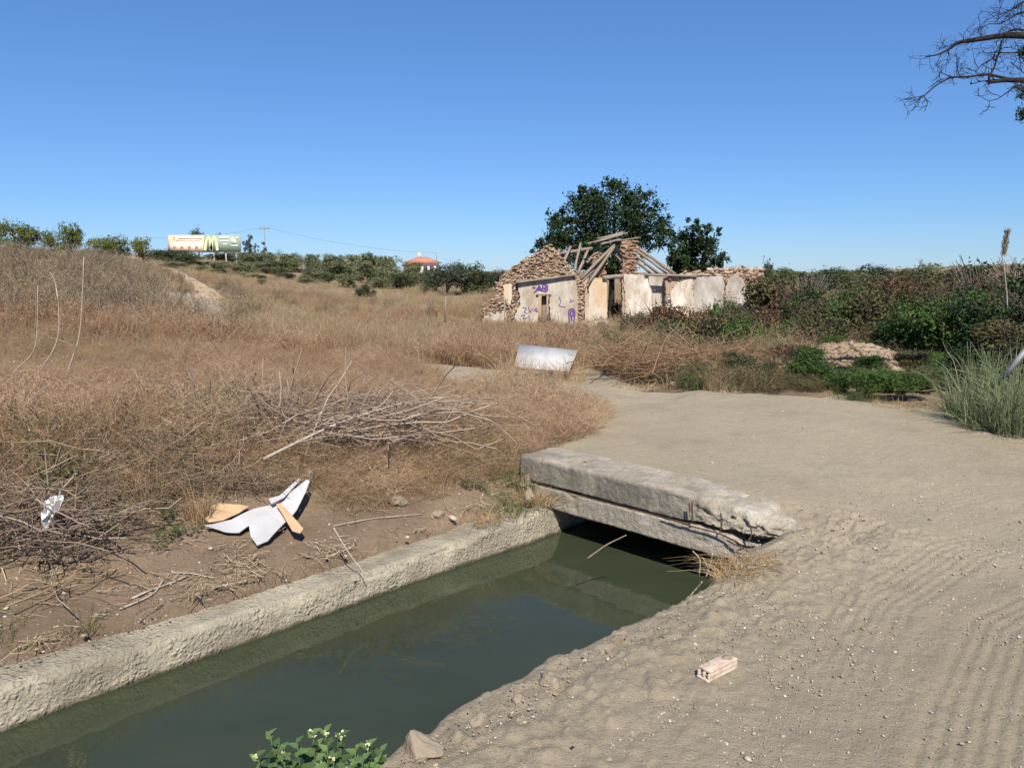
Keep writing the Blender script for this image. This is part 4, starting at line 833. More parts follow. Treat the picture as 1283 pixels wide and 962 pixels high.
ORD = ['first', 'second', 'third', 'fourth', 'fifth', 'sixth', 'seventh', 'eighth', 'ninth', 'tenth', 'eleventh', 'twelfth', 'thirteenth', 'fourteenth', 'fifteenth', 'sixteenth', 'seventeenth', 'eighteenth', 'nineteenth', 'twentieth', 'twenty-first', 'twenty-second', 'twenty-third', 'twenty-fourth', 'twenty-fifth', 'twenty-sixth']
def row(lst, kinds, name, label, cat, group):
    """lst of (px, ytop, width px, distance), labelled by their order from the left of the picture"""
    for i, (px, yt, w, Yd) in enumerate(sorted(lst)):
        c, t = kinds[i % len(kinds)]; place_tree(name, c, t, px, yt, w, Yd, label % ORD[i], cat, group, rng=rng)
row([(8, 272, 34, 82), (32, 268, 56, 80), (78, 282, 36, 84), (96, 277, 40, 82), (133, 291, 38, 92), (155, 289, 38, 95), (184, 295, 34, 104)], PN, 'bushy_pine', 'bushy yellow-green tree on the hilltop skyline, %s from the hill end', 'tree', 'yellow-green trees on the hilltop')
row([(205, 311, 50, 106), (226, 312, 50, 112), (240, 319, 44, 104)], DK, 'track_bush', 'dull green bush beside the hillside track below the billboard, %s from the track', 'bush', 'bushes beside the track')
_o = np.random.default_rng(31); belt = [(px + _o.normal(0, 5), np.interp(px, [250, 300, 340, 400, 440, 480, 540], [320, 317, 316, 319, 316, 316, 331]) - 2 + _o.normal(0, 2.0), 44 + _o.normal(0, 6), 150 + _o.normal(0, 10)) for px in range(250, 545, 24)]
belt += [(px + _o.normal(0, 5), np.interp(px, [250, 300, 400, 520], [328, 329, 331, 333]) - 2 + _o.normal(0, 2.5), 44 + _o.normal(0, 7), 108 + _o.normal(0, 7)) for px in range(262, 540, 22)]
belt = sorted((p, (y + 7 if p > 498 else y), w, d) for p, y, w, d in belt)[:26]
row(belt, OL, 'olive_tree', 'grey-green rounded tree on the far slope, %s along the belt from the billboard', 'tree', 'trees on the far slope')
row([(545, 333, 46, 84), (562, 323, 56, 78), (584, 326, 46, 80), (602, 336, 40, 82), (620, 334, 44, 84), (636, 336, 36, 90)], [DK[0], FAR[0], DK[1]], 'dark_bushy_tree', 'dark green bushy tree next to the ruin, %s from the bare field', 'tree', 'dark trees left of the ruin')
row([(458, 354, 26, 62), (330, 354, 16, 76), (300, 342, 40, 92), (360, 341, 34, 100), (412, 340, 32, 98), (222, 331, 44, 84), (250, 336, 42, 86), (276, 339, 36, 88), (322, 343, 36, 90), (386, 343, 36, 92), (436, 343, 34, 92), (480, 342, 36, 94), (505, 340, 36, 94)], [DK[0], OL[2], DK[1], OL[0]], 'field_bush', 'small round bush standing in the dry field below the tree belt, %s across', 'bush', 'bushes in the field')
row([(253, 281, 26, 175), (275, 290, 20, 172), (318, 291, 30, 160), (336, 302, 20, 165)], [FAR[0], FAR[1], CF[0], CF[1]], 'dark_conifer', 'dark conifer near the billboard, %s along the ridge', 'tree', 'conifers by the billboard')
row([(958, 322, 22, 60), (978, 332, 60, 90), (1010, 337, 64, 100), (1040, 333, 60, 105), (1068, 334, 64, 100), (1098, 329, 64, 110), (1128, 335, 64, 95), (1156, 326, 70, 100), (1190, 330, 70, 80), (1225, 330, 76, 85), (1262, 328, 70, 90), (1300, 326, 80, 90), (915, 331, 50, 95), (890, 333, 50, 100), (1025, 338, 60, 80), (1085, 338, 60, 78), (1145, 338, 70, 75), (660, 318, 22, 70), (1340, 320, 60, 60)], [DK[2], OL[1], FAR[1], DK[0]], 'background_tree', 'dark green tree in the low tree line behind the ruin and thicket, %s along it', 'tree', 'low tree line behind the thicket')

# bare grey tree on the ridge and bare bushes over the thicket
def bare(rng, n, depth, mat, name, spread=0.5, r0=0.02):
    mb = MB()
    def go(p, d, L, r, k):
        e = p + d * L; m = (p + e) / 2 + rng.normal(0, L * .07, 3); V, F = tube1([p, m, e], r, r * .62, 4 if k < 3 else 5, 5); mb.add(V, F)
        if k > 0:
            for _ in range(rng.integers(2, 4)): nd = unit(d + rng.normal(0, spread, 3) + np.array([0, 0, .12])); go(m + (e - m) * rng.uniform(.2, 1), nd, L * rng.uniform(.55, .82), r * .6, k - 1)
    for _ in range(n): go(np.array([rng.normal(0, .05), rng.normal(0, .05), -.03]), unit(np.array([rng.normal(0, .35), rng.normal(0, .35), 1.])), .34, r0, depth)
    return mb.mesh(name, mat, True)
M['bonebark'] = mk_wood('grey_bare_twigs', (0.16, 0.14, 0.13, 1), (0.30, 0.27, 0.25, 1))
bt = [bare(np.random.default_rng(400 + i), 4, 4, M['bonebark'], 'branches', .5, .010) for i in range(3)]
def bare_place(name, k, px, yt, w, Y, label, cat='tree', grp=None):
    b = at(px, 400, Y); g = gz(b.x, Y); H = at(px, yt, Y).z - g; Wd = w / FPX * Y
    o = link(name, bt[k], None, (b.x, Y, g)); o.scale = (Wd / 1.3, Wd / 1.3, H / 1.22); o.rotation_euler.z = rng.uniform(0, 6.28); return tag(o, label, cat, grp)
bare_place('bare_tree', 0, 362, 303, 34, 150, 'leafless grey tree on the ridge to the right of the billboard')
for i, (px, yt, w, Yd) in enumerate([(985, 318, 60, 21), (1012, 312, 50, 23), (1165, 305, 60, 17), (1188, 296, 60, 18), (1212, 300, 60, 17), (1238, 318, 50, 16), (1130, 328, 50, 17)]):
    bare_place('bare_bush', i % 3, px, yt, w, Yd, 'leafless bush of thin grey branches above the thicket, %s from the ruin' % ORD[i], 'bush', 'bare bushes above the thicket')

# two tall dark trees behind the ruin
def big_tree(name, Y, lobes_px, n, leaf, label, trunk_px, seed):
    rg = np.random.default_rng(seed); b = at(trunk_px, 400, Y); g = gz(b.x, Y); root = empty(name, (b.x, Y, g)); k = Y / FPX / CP; lob = []
    for (px, py, rx, ry) in lobes_px:
        dz = rg.normal(0, .9); c = at(px, py, Y); lob.append((c.x - b.x, dz, c.z - g, rx * k, rx * k * 1.05, ry * k))
    o = bpy.data.objects.new('crown', crown(rg, lob, n, leaf, leaf * .55, M['darkleaf'], 'crown', .4, 34, .065)); scene.collection.objects.link(o); o.parent = root
    t = bpy.data.objects.new('trunk', limbs(rg, 2.2, [l[:3] for l in lob], .22, M['darkbark'], 'trunk')); scene.collection.objects.link(t); t.parent = root
    return tag(root, label, 'tree')
big_tree('tall_tree', 47, [(768, 268, 36, 30), (735, 262, 26, 22), (800, 268, 26, 22), (770, 236, 16, 12), (733, 244, 14, 11), (812, 243, 10, 9), (705, 272, 16, 14), (700, 296, 22, 16), (830, 284, 14, 13), (745, 296, 34, 26), (800, 296, 26, 22), (826, 300, 16, 16), (690, 308, 16, 12), (760, 318, 46, 26), (720, 318, 24, 20), (790, 250, 16, 12), (752, 244, 14, 10), (676, 314, 12, 8)], 22000, .18, 'large dark green tree rising behind the collapsed roof of the ruin', 765, 501)
big_tree('small_tree', 45, [(868, 300, 18, 14), (858, 314, 20, 16), (884, 308, 15, 13), (866, 284, 11, 8), (892, 292, 9, 7), (876, 288, 10, 8), (852, 330, 18, 14), (886, 326, 14, 12), (845, 318, 10, 10), (866, 340, 26, 14)], 8500, .17, 'smaller dark tree standing right of the large one behind the ruin', 866, 502)

# ================================================================== THE RUIN
rr = np.random.default_rng(600)
def RY(px, dy=0.0): return 36.5 + (px - 620) * 0.006 + dy
def RP(px, py, dy=0.0): return at(px, py, RY(px, dy))
ruin = empty('ruined_house', (RP(760, 400).x, RY(760), gz(RP(760, 400).x, RY(760))))
tag(ruin, 'roofless ruined stone house with peeling plaster and fallen timbers', 'house')
def rough_outline(poly, step=2.2, jit=0.7, seed=0, keep_bottom=None):
    rg = np.random.default_rng(seed); out = []
    for (ax, ay), (bx, by) in zip(poly, poly[1:] + poly[:1]):
        n = max(1, int(math.hypot(bx - ax, by - ay) / step))
        for k in range(n):
            t = k / n; j = jit if 0 < k else jit * .4; out.append((ax + (bx - ax) * t + rg.normal(0, j), ay + (by - ay) * t + rg.normal(0, j)))
    return out
def slab_px(poly, dy, thick, name, mat, jit=0.5, seed=0, step=2.2):
    import bmesh
    pts = rough_outline(poly, step, jit, seed); bm = bmesh.new()
    f = bm.faces.new([bm.verts.new(RP(x, y, dy)) for x, y in pts]); bmesh.ops.recalc_face_normals(bm, faces=[f])
    if f.normal.y > 0: f.normal_flip()
    ex = bmesh.ops.extrude_face_region(bm, geom=[f]); vs = [v for v in ex['geom'] if isinstance(v, bmesh.types.BMVert)]
    for v in vs: v.co.y += thick
    bmesh.ops.recalc_face_normals(bm, faces=bm.faces); bmesh.ops.triangulate(bm, faces=bm.faces)
    me = bpy.data.meshes.new(name); bm.to_mesh(me); bm.free(); me.materials.append(mat); me.attributes.new('tint', 'FLOAT', 'POINT').data.foreach_set('value', np.full(len(me.vertices), .62, np.float32))
    return child(name, me, ruin)
UB = np.array([(-1, -1, -1), (1, -1, -1), (1, 1, -1), (-1, 1, -1), (-1, -1, 1), (1, -1, 1), (1, 1, 1), (-1, 1, 1)], float)
UF = np.array([(3, 2, 1, 0), (4, 5, 6, 7), (0, 1, 5, 4), (1, 2, 6, 5), (2, 3, 7, 6), (3, 0, 4, 7)])
def stones_px(poly, dy, name, mat, w=0.2, h=0.13, d=0.1, seed=0, fill=0.95, spill=0.0):
    """courses of rough stones proud of the wall face"""
    rg = np.random.default_rng(seed); P = np.array(poly); x0, y0 = P.min(0); x1, y1 = P.max(0); k = RY(x0) / FPX; mb = MB(); yy = y0
    pw, ph = w / k, h / k
    while yy < y1:
        xx = x0 - pw * rg.uniform(0, 1); hh = ph * rg.uniform(.75, 1.25)
        while xx < x1:
            ww = pw * rg.uniform(.5, 1.5); c = (xx + ww / 2, yy + hh / 2)
            if rg.uniform() < fill and poly_sd(np.array([c[0]]), np.array([c[1]]), poly)[0] < spill:
                q = RP(*c, dy); V = UB * np.array([ww * k * .52, d * .42 * rg.uniform(.4, 1.3), hh * k * .53]) * (1 + rg.normal(0, .2, (8, 3)))
                a = rg.normal(0, .3); V = V @ np.array([[math.cos(a), 0, math.sin(a)], [0, 1, 0], [-math.sin(a), 0, math.cos(a)]])
                mb.add(V + np.array(q) + [0, rg.normal(0, .03), 0], UF, rg.uniform(0, 1))
            xx += ww
        yy += hh
    o = child(name, mb.mesh(name, mat), ruin); o['kind'] = 'stuff'; return o
# left bay: stone gable with plaster below
G0 = [(624, 356), (628, 346), (640, 336), (652, 328), (664, 321), (676, 315), (686, 309), (694, 311), (702, 320), (712, 332), (719, 341), (726, 353), (735, 360), (732, 368), (725, 374), (729, 389), (725, 402), (724, 424), (688.5, 424), (688, 369.5), (674, 369.5), (673.5, 424), (624, 424)]
slab_px(G0, 0, .5, 'stone_wall', M['rubble'], .5, 1)
stones_px([(623, 358), (628, 346), (652, 328), (676, 315), (686, 309), (694, 311), (712, 332), (722, 346), (723, 352), (698, 347), (646, 353)], -.05, 'stones', M['rubble'], seed=2, w=.13, h=.065)
stones_px([(622, 354), (640, 352), (652, 356), (652, 424), (622, 424)], -.04, 'stones', M['rubble'], seed=3, w=.14, h=.07)
stones_px([(718, 345), (736, 358), (731, 371), (731, 420), (720, 420), (723, 372)], -.04, 'stones', M['rubble'], seed=4, w=.13, h=.065)
slab_px([(630.5, 357), (641, 355.5), (641.5, 370), (640, 384), (636, 380), (631, 372)], -.16, .13, 'plaster', M['ochre'], .5, 5)
slab_px([(648, 353), (697, 347.5), (717, 346), (722, 354), (724, 372), (724.5, 400), (722, 414), (712, 420), (690, 420), (688, 369.5), (674, 369.5), (674, 405), (668, 416), (650, 414), (645, 396), (652, 382), (651, 370)], -.17, .15, 'plaster', M['plaster'], .5, 6)
V, F = box_between(RP(646, 353.5, -.15), RP(720, 344.5, -.15), .42, .11, rr, .015); child('wall_plate', MB().add(V, F).mesh('wall_plate', M['timber']), ruin)
V, F = box_between(RP(671, 369, -.1), RP(690, 369, -.1), .3, .07, rr, .005); child('lintel', MB().add(V, F).mesh('lintel', M['timber']), ruin)
V, F = box_between(RP(681.5, 370.5, .22), RP(681.5, 423, .22), .24, .05, rr, .008); child('door_plank', MB().add(V, F).mesh('door_plank', M['timber']), ruin)
# low collapsed wall at the left end
slab_px([(605, 384), (612, 378), (622, 374), (631, 372.5), (633, 380), (636, 424), (603, 424)], -.9, .5, 'low_wall', M['rubble'], .8, 7)
stones_px([(604, 383), (613, 376), (632, 371), (634, 384), (634, 393), (606, 396)], -.95, 'stones', M['rubble'], seed=8, w=.13, h=.065)
slab_px([(607, 392), (633, 389), (635, 422), (604, 422)], -1.0, .09, 'plaster', M['plaster'], .8, 9)
# middle pier, door gap, white pier
slab_px([(732, 370), (737, 367), (736, 358), (743, 348), (756, 348), (761, 353), (761, 424), (734, 424)], .35, .45, 'pier_wall', M['rubble'], .4, 10)
slab_px([(738, 360), (744, 349.5), (756, 349.5), (760.5, 354), (760.5, 415), (748, 416), (738, 414)], .27, .08, 'plaster', M['ochre'], .3, 11)
slab_px([(732.5, 369.5), (738, 367.5), (739, 412), (733, 410)], .24, .1, 'plaster', M['white'], .3, 12)
slab_px([(779.5, 343), (812, 344), (814, 355), (818, 368), (818, 424), (780, 424)], .2, .5, 'pier_wall', M['rubble'], .4, 13)
slab_px([(782, 344), (811, 345), (813, 356), (816.5, 369), (817, 420), (783, 420), (783.5, 380), (782, 362)], .12, .08, 'plaster', M['white'], .45, 14)
for nm, a, b, c, d, dy, sd_ in (('brick_pillar', 743.5, 317, 757.5, 348, .9, 15), ('brick_pillar', 780, 302, 797.5, 343.5, .25, 16)):
    slab_px([(a + .6, b), (c - .6, b), (c - .4, d), (a + .4, d)], dy, .55, nm, M['brick'], .35, sd_)
    stones_px([(a, b), (c, b), (c, d), (a, d)], dy - .03, 'stones', M['brick'], seed=sd_ + 20, w=.24, h=.075, d=.05, spill=.3)
# recessed shaded bay, whitewashed stone wall, grey wall, broken end
slab_px([(811, 346), (838, 347), (838, 362), (834.5, 363), (834.5, 384), (828.5, 384), (828.5, 363), (812, 364)], .75, .4, 'bay_wall', M['greypl'], .4, 17)
slab_px([(812, 364), (828.5, 363), (828.5, 424), (812, 424)], .8, .4, 'bay_wall', M['greypl'], .4, 18)
W0 = [(834, 348), (850, 345), (862, 342), (885, 341), (905, 339), (925, 338), (950, 338), (956, 340), (956, 356), (959, 372), (962, 395), (961, 424), (834, 424)]
slab_px(W0, .2, .5, 'stone_wall', M['rubble'], .6, 19)
stones_px([(836, 372), (842, 362), (852, 350), (866, 346), (869, 346), (869, 420), (834, 420)], .16, 'stones', M['whitewash'], seed=40, w=.13, h=.065)
stones_px([(838, 350), (850, 344), (862, 340), (905, 337), (955, 336), (955, 346), (908, 347), (868, 346)], .15, 'stones', M['rubble'], seed=41, w=.25, h=.12, spill=.6)
stones_px([(905, 345), (956, 342), (957, 358), (962, 380), (963, 415), (905, 415)], .14, 'stones', M['rubble'], seed=42, w=.14, h=.075)
slab_px([(840, 368), (846, 358), (856, 352), (869, 348.5), (869, 418), (838, 418), (842, 395)], .03, .16, 'plaster', M['white'], .8, 45)
slab_px([(869, 347), (906, 346), (908, 356), (906, 372), (907, 415), (869, 415)], .04, .16, 'plaster', M['greypl'], .5, 43)
slab_px([(909, 360), (914, 348), (924, 343), (931, 350), (936, 366), (936, 400), (920, 402), (909, 396)], .03, .12, 'plaster', M['greypl'], .5, 44)
# side and back walls
def run_wall(a, b, z0, z1, mat, name, seed):
    rg = np.random.default_rng(seed); a = np.array(a); b = np.array(b); n = 26; t = np.linspace(0, 1, n); X = a[0] + (b[0] - a[0]) * t; Yv = a[1] + (b[1] - a[1]) * t
    top = z1 + rg.normal(0, .07, n) + .25 * fbm(t * 5, t * 0, seed, 3); nrm = unit(np.array([-(b - a)[1], (b - a)[0]])) * .22; V = []
    for s_ in (1, -1):
        for zz in (np.full(n, z0), top): V.append(np.stack([X + nrm[0] * s_, Yv + nrm[1] * s_, zz], 1))
    F = []
    for i in range(n - 1):
        F += [(i, i + 1, n + i + 1, n + i), (2 * n + i + 1, 2 * n + i, 3 * n + i, 3 * n + i + 1), (n + i, n + i + 1, 3 * n + i + 1, 3 * n + i)]
    F += [(0, n, 3 * n, 2 * n), (n - 1, 3 * n - 1, 4 * n - 1, 2 * n - 1)]
    child(name, MB().add(np.concatenate(V), np.array(F), .5).mesh(name, mat), ruin)
gh = gz(RP(760, 400).x, 38); A = RP(625, 400); Bq = RP(958, 400); Cq = RP(727, 400); Dq = RP(800, 400)
run_wall((A.x + .25, A.y + .5), (A.x + .6, A.y + 6), gh - .3, gh + 2.3, M['rubble'], 'side_wall', 71)
run_wall((Bq.x - .3, Bq.y + .7), (Bq.x - .2, Bq.y + 6), gh - .3, gh + 2.6, M['rubble'], 'side_wall', 72)
run_wall((A.x + .6, A.y + 6.2), (Cq.x + 1.0, A.y + 6.3), gh - .3, gh + 2.4, M['rubble'], 'back_wall', 73)
run_wall((Dq.x + .5, A.y + 7), (Bq.x - .4, A.y + 7.2), gh - .3, gh + 2.2, M['rubble'], 'back_wall', 74)
# timbers
def timber(name, x0, y0, d0, x1, y1, d1, w=.11, h=.13):
    V, F = box_between(RP(x0, y0, d0), RP(x1, y1, d1), w, h, rr, .012); child(name, MB().add(V, F).mesh(name, M['timber']), ruin)
for t in [(687, 342, 0, 701, 313, 1.6), (700.5, 341, 0, 715, 309.5, 1.8), (720, 340, .1, 727, 305, 1.9), (724, 343, .2, 737, 313, 1.6), (735, 329, .9, 750, 312, 1.9), (728, 349, .1, 774, 302, 1.0), (736, 357, .2, 770, 308, .9), (730, 352, .15, 752, 330, .8)]: timber('rafter', *t)
for t in [(767, 316, 1.6, 779.5, 329, 2.2), (766, 309, 2.0, 781, 322, 2.6), (790, 304, .8, 846, 344, .6), (793, 311, 1.8, 836, 343, 1.8), (796, 320, 2.8, 826, 343, 2.8), (798, 328, 3.6, 815, 342, 3.6)]: timber('rafter', *t, .10, .13)
for t in [(700, 318, 1.7, 742, 311, 1.9), (727, 349, 1.2, 756, 334, 1.4)]: timber('purlin', *t, .12, .14)
timber('tie_beam', 755, 348, .25, 782, 346, .25, .2, .2); timber('tie_beam', 808, 344.5, .1, 872, 346, .05, .2, .1); timber('roof_post', 752.5, 310, 1.2, 752.5, 330, 1.2, .09, .09)
for t in [(742, 304, 1.0, 778, 294, 1.1, .5, .09), (748, 299, 1.3, 784, 292.5, 1.5, .4, .08), (752, 306, .8, 776, 300, .9, .35, .07), (772, 302, .7, 800, 298, .8, .3, .06), (760, 297, 1.6, 779, 291.5, 1.7, .4, .08)]: timber('roof_board', *t)
for px, py in [(686, 308), (690, 307), (682, 310), (741, 304), (738, 305)]: 
    o = child('loose_tile', rock_mesh(rr, 'loose_tile', M['rubble'], .16, .14, .06, sub=1), ruin); o.matrix_parent_inverse = Matrix.Translation(ruin.location).inverted(); o.location = RP(px, py, .2)
# graffiti, sprayed on the plaster
def spray(strokes, dy=-.185, w=.05, label=None):
    mb = MB()
    for st in strokes:
        P = np.array([RP(x, y, dy) for x, y in st]); t = np.linspace(0, len(st) - 1, len(st) * 4); P = np.stack([np.interp(t, range(len(st)), P[:, i]) for i in range(3)], 1)
        for _ in range(2): P[1:-1] = (P[:-2] + 2 * P[1:-1] + P[2:]) / 4
        V, F = ribbons(P[None], np.full((1, len(P)), w), rr, side=np.array([[[0, 1., 0]]])); mb.add(V, F)
    o = child('graffiti', mb.mesh('graffiti', M['purple']), ruin)
    if label: o['label'] = label
spray([[(667, 360), (671, 361)], [(669, 367), (672, 364), (677, 363), (684, 366)], [(672, 364), (676, 357), (678, 365)], [(674, 362), (678, 361)], [(679, 365), (680, 357), (684, 357), (684, 361), (680, 361)], [(681, 361), (686, 365)], [(682, 357), (686, 358), (685.5, 364)]], w=.07, label='purple sprayed tag above the narrow opening')
spray([[(655, 385), (660, 387), (656, 391), (661, 393)], [(662, 385), (664, 392), (668, 386)], [(669, 390), (672, 385), (673, 392), (670, 388)], [(653, 396), (658, 394), (655, 400), (661, 398)], [(662, 395), (664, 402)], [(657, 403), (661, 406), (655, 408)]], w=.035, label='scribbled purple letters low on the plaster')
spray([[(713, 404), (713, 396), (712.5, 389), (716, 386.5), (720, 389), (720, 396), (718.5, 404)], [(715, 390), (718, 390), (718, 396), (715, 396), (715, 390)], [(716, 397), (716, 402)]], w=.07, label='purple sprayed figure with a rounded head')
spray([[(700, 372), (703, 378), (700, 383), (703, 384), (709, 385)]], w=.03)
spray([[(714, 374), (717, 378), (713, 379), (719, 376)]], w=.03)
# fallen stones at the foot of the walls
for i, (px, py, sx) in enumerate([(735, 404, .3), (741, 408, .34), (747, 405, .28), (752, 402, .34), (757, 404, .3), (738, 413, .26), (745, 414, .3), (752, 411, .26), (740, 420, .2), (734, 417, .2), (756, 398, .26), (728, 410, .2), (748, 420, .2), (760, 409, .22)]):
    p = at(px, py, 35.2 - (py - 404) * .06); o = link('fallen_stone', rock_mesh(rr, 'fallen_stone', M['whitewash'] if i % 3 else M['rubble'], sx, sx * .8, sx * .55, sub=1), None, (p.x, p.y, p.z)); o.rotation_euler.z = rr.uniform(0, 6)
    tag(o, 'pale fallen stone in the heap below the ochre pier, %s from the graffiti wall' % ORD[i], 'stone', 'fallen stones below the ruin')
# collapsed masonry further right, in the scrub
rub = MB()
for i in range(170):
    q = at(1078 + rr.normal(0, 34), 372, 27); V = UB * rr.uniform(.07, .17, 3) @ np.linalg.qr(rr.normal(size=(3, 3)))[0]; ht = max(0, 1 - abs(q.x - 12.3) / 2.2); rub.add(V + np.array([q.x, 27 + rr.normal(0, .5), gz(q.x, 27) + rr.uniform(0, 1) * 1.25 * ht + .2]), UF, rr.uniform(0, 1))
tag(link('rubble_heap', rub.mesh('rubble_heap', M['rubble'])), 'heap of reddish masonry rubble in the thicket right of the ruin', 'rubble', kind='stuff')
bx = at(1074, 376, 26.2); mbb = MB().add(UB * np.array([.42, .18, .62]) * (1 + rr.normal(0, .05, (8, 3))) + np.array([bx.x, 26.2, gz(bx.x, 26.2) + .75]), UF, .9)
tag(link('wall_fragment', mbb.mesh('wall_fragment', M['greypl'])), 'grey plastered wall fragment standing in the thicket by the rubble heap', 'wall', kind='thing')

# ================================================================== FAR THINGS
# billboard
BY = 150.0; k = BY / FPX / CP
def bb(px, py, dy=0): return at(px, py, BY + dy)
bo = empty('billboard', (bb(255, 320).x, BY, gz(bb(255, 320).x, BY))); tag(bo, 'long billboard, orange and green with yellow arches, on the far ridge', 'billboard')
flat = lambda nm, c, r=.6: plain(nm, c, r, .05, 1, bumps=0.0)
MBc = dict(o=flat('orange_print', (.78, .58, .40)), c=flat('cream_print', (.82, .70, .56)), g=flat('green_print', (.28, .38, .28)), y=flat('yellow_print', (.82, .76, .42)), w=flat('white_print', (.80, .80, .77)), r=flat('red_print', (.65, .16, .08)), s=flat('board_frame', (.42, .43, .42)))
def panel(nm, x0, y0, x1, y1, dy, th, mat, par=None, slope=0.0):
    c = [(x0, y0), (x1, y0 + slope), (x1, y1 + slope), (x0, y1)]; V = [bb(x, y, dy) for x, y in c] + [bb(x, y, dy) + Vector((0, th, 0)) for x, y in c]
    V = np.array([tuple(v) for v in V]); F = np.array([(3, 2, 1, 0), (4, 5, 6, 7), (0, 1, 5, 4), (1, 2, 6, 5), (2, 3, 7, 6), (3, 0, 4, 7)]); me = MB().add(V, F).mesh(nm, mat)
    o = child(nm, me, bo)
    if par is not None:
        o.parent = par; o.matrix_parent_inverse = Matrix.Identity(4)
    return o
panel('board_frame', 210.3, 294.6, 301.2, 316.0, 0, .35, MBc['s'])
op = panel('orange_panel', 211, 295, 255.5, 315.2, -.06, .05, MBc['o']); gp = panel('green_panel', 255.8, 295, 300.6, 315.2, -.06, .05, MBc['g'])
panel('white_text_band', 223, 297.2, 253, 299.6, -.10, .03, MBc['c'], op)
panel('white_text_band', 220, 300.6, 250, 302, -.10, .03, MBc['c'], op)
panel('cream_field', 213, 303, 254.5, 315, -.09, .025, MBc['c'], op)
for q in range(4): panel('product_picture', 217 + q * 9.2, 304.5, 220.6 + q * 9.2, 311.5, -.12, .025, MBc['o'], op); panel('price_mark', 217 + q * 9.2, 312.3, 222 + q * 9.2, 313.6, -.12, .025, MBc['r'], op)
mb = MB(); an = np.linspace(-.3, 3.44, 26); P = []
P = np.array([tuple(bb(218.6 + 1.8 * math.cos(a), 298.6 - 1.5 * math.sin(a), -.12)) for a in np.linspace(.8, 5.2, 14)]); V, F = ribbons(P[None], np.full((1, 14), .09), rr, side=np.array([[[0, 1., 0]]])); child('red_swirl', MB().add(V, F).mesh('red_swirl', MBc['r']), op).matrix_parent_inverse = Matrix.Identity(4)
for cx_, hw in ((260.9, 3.5), (269.2 - .9, 3.5)):                          # two tall arches side by side
    t = np.linspace(-1, 1, 25); P = np.array([tuple(bb(cx_ + hw * s_ * (1 + .16 * abs(s_)), 297.2 + 16.5 * abs(s_) ** 2.6, -.13)) for s_ in t])
    wd = .20 + .16 * np.abs(t); V, F = ribbons(P[None], wd[None] * 1.35, rr, side=np.array([[[0, 1., 0]]])); P2 = P + [0, .05, 0]
    child('yellow_arch', MB().add(V, F).mesh('yellow_arch', MBc['y']), gp).matrix_parent_inverse = Matrix.Identity(4)
def words(x0, x1, y0, y1, n):
    xs = np.linspace(x0, x1, n + 1)
    for q in range(n): panel('white_lettering', xs[q] + .12, y0, xs[q + 1] - .12, y1, -.11, .03, MBc['w'], gp)
words(274.8, 286, 296.2, 299.2, 6); words(275.5, 286, 301.2, 303.4, 6); words(279, 284.5, 305.2, 307, 2)
panel('white_arrow', 290, 297.4, 293.2, 305.6, -.11, .03, MBc['w'], gp); panel('white_arrow', 293.2, 300, 295.6, 305.6, -.11, .03, MBc['w'], gp); panel('white_arrow', 296, 297, 298.4, 299.4, -.11, .03, MBc['w'], gp); panel('white_lettering', 289, 307, 298, 308.4, -.11, .03, MBc['w'], gp)
for px in (227, 240, 253, 268, 283, 296):
    a = bb(px, 316, .25); V, F = box_between((a.x, a.y, a.z), (a.x, a.y, gz(a.x, a.y) - .2), .22, .22); child('post', MB().add(V, F).mesh('post', MBc['s']), bo)
# house with the red hipped roof
HY = 185.0; hk = HY / FPX / CP; hc = at(527, 338, HY); hg = gz(hc.x, HY)
ho = empty('far_house', (hc.x, HY, hg)); tag(ho, 'white house with a red hipped tile roof behind the far trees', 'house')
zr0 = at(527, 329.5, HY).z; zr1 = at(527, 321.5, HY).z; hw = 20 * hk; M['redroof'] = plain('red_roof_tiles', (.42, .19, .125), .8, .15, 3)
V = UB * np.array([hw * .93, 4.0, (zr0 - hg + 1) / 2]) + np.array([hc.x, HY + 4, (zr0 + hg - 1) / 2]); child('wall', MB().add(V, UF).mesh('wall', flat('white_render', (.74, .72, .68))), ho)
x0, x1, y0, y1 = hc.x - hw * 1.12, hc.x + hw * 1.12, HY - .7, HY + 8.7; V = np.array([(x0, y0, zr0), (x1, y0, zr0), (x1, y1, zr0), (x0, y1, zr0), (hc.x - hw * .28, HY + 4, zr1), (hc.x + hw * .28, HY + 4, zr1)])
child('roof', mesh_np('roof', V, [np.array([(0, 1, 5, 4), (2, 3, 4, 5)]), np.array([(1, 2, 5), (3, 0, 4)]), np.array([(3, 2, 1, 0)])], None, [M['redroof']]), ho)
M['pane'] = flat('dark_window_glass', (.05, .055, .06), .2)
for dx in (-.6, -.15, .3, .68):
    V = UB * np.array([.5, .06, .65]) + np.array([hc.x + dx * hw, HY - .05, zr0 - 1.35]); child('window', MB().add(V, UF).mesh('window', M['pane']), ho)
V = UB * np.array([.4, .4, .7]) + np.array([hc.x - hw * .2, HY + 4.4, zr1 + .3]); child('chimney', MB().add(V, UF).mesh('chimney', flat('chimney_render', (.6, .55, .5))), ho)
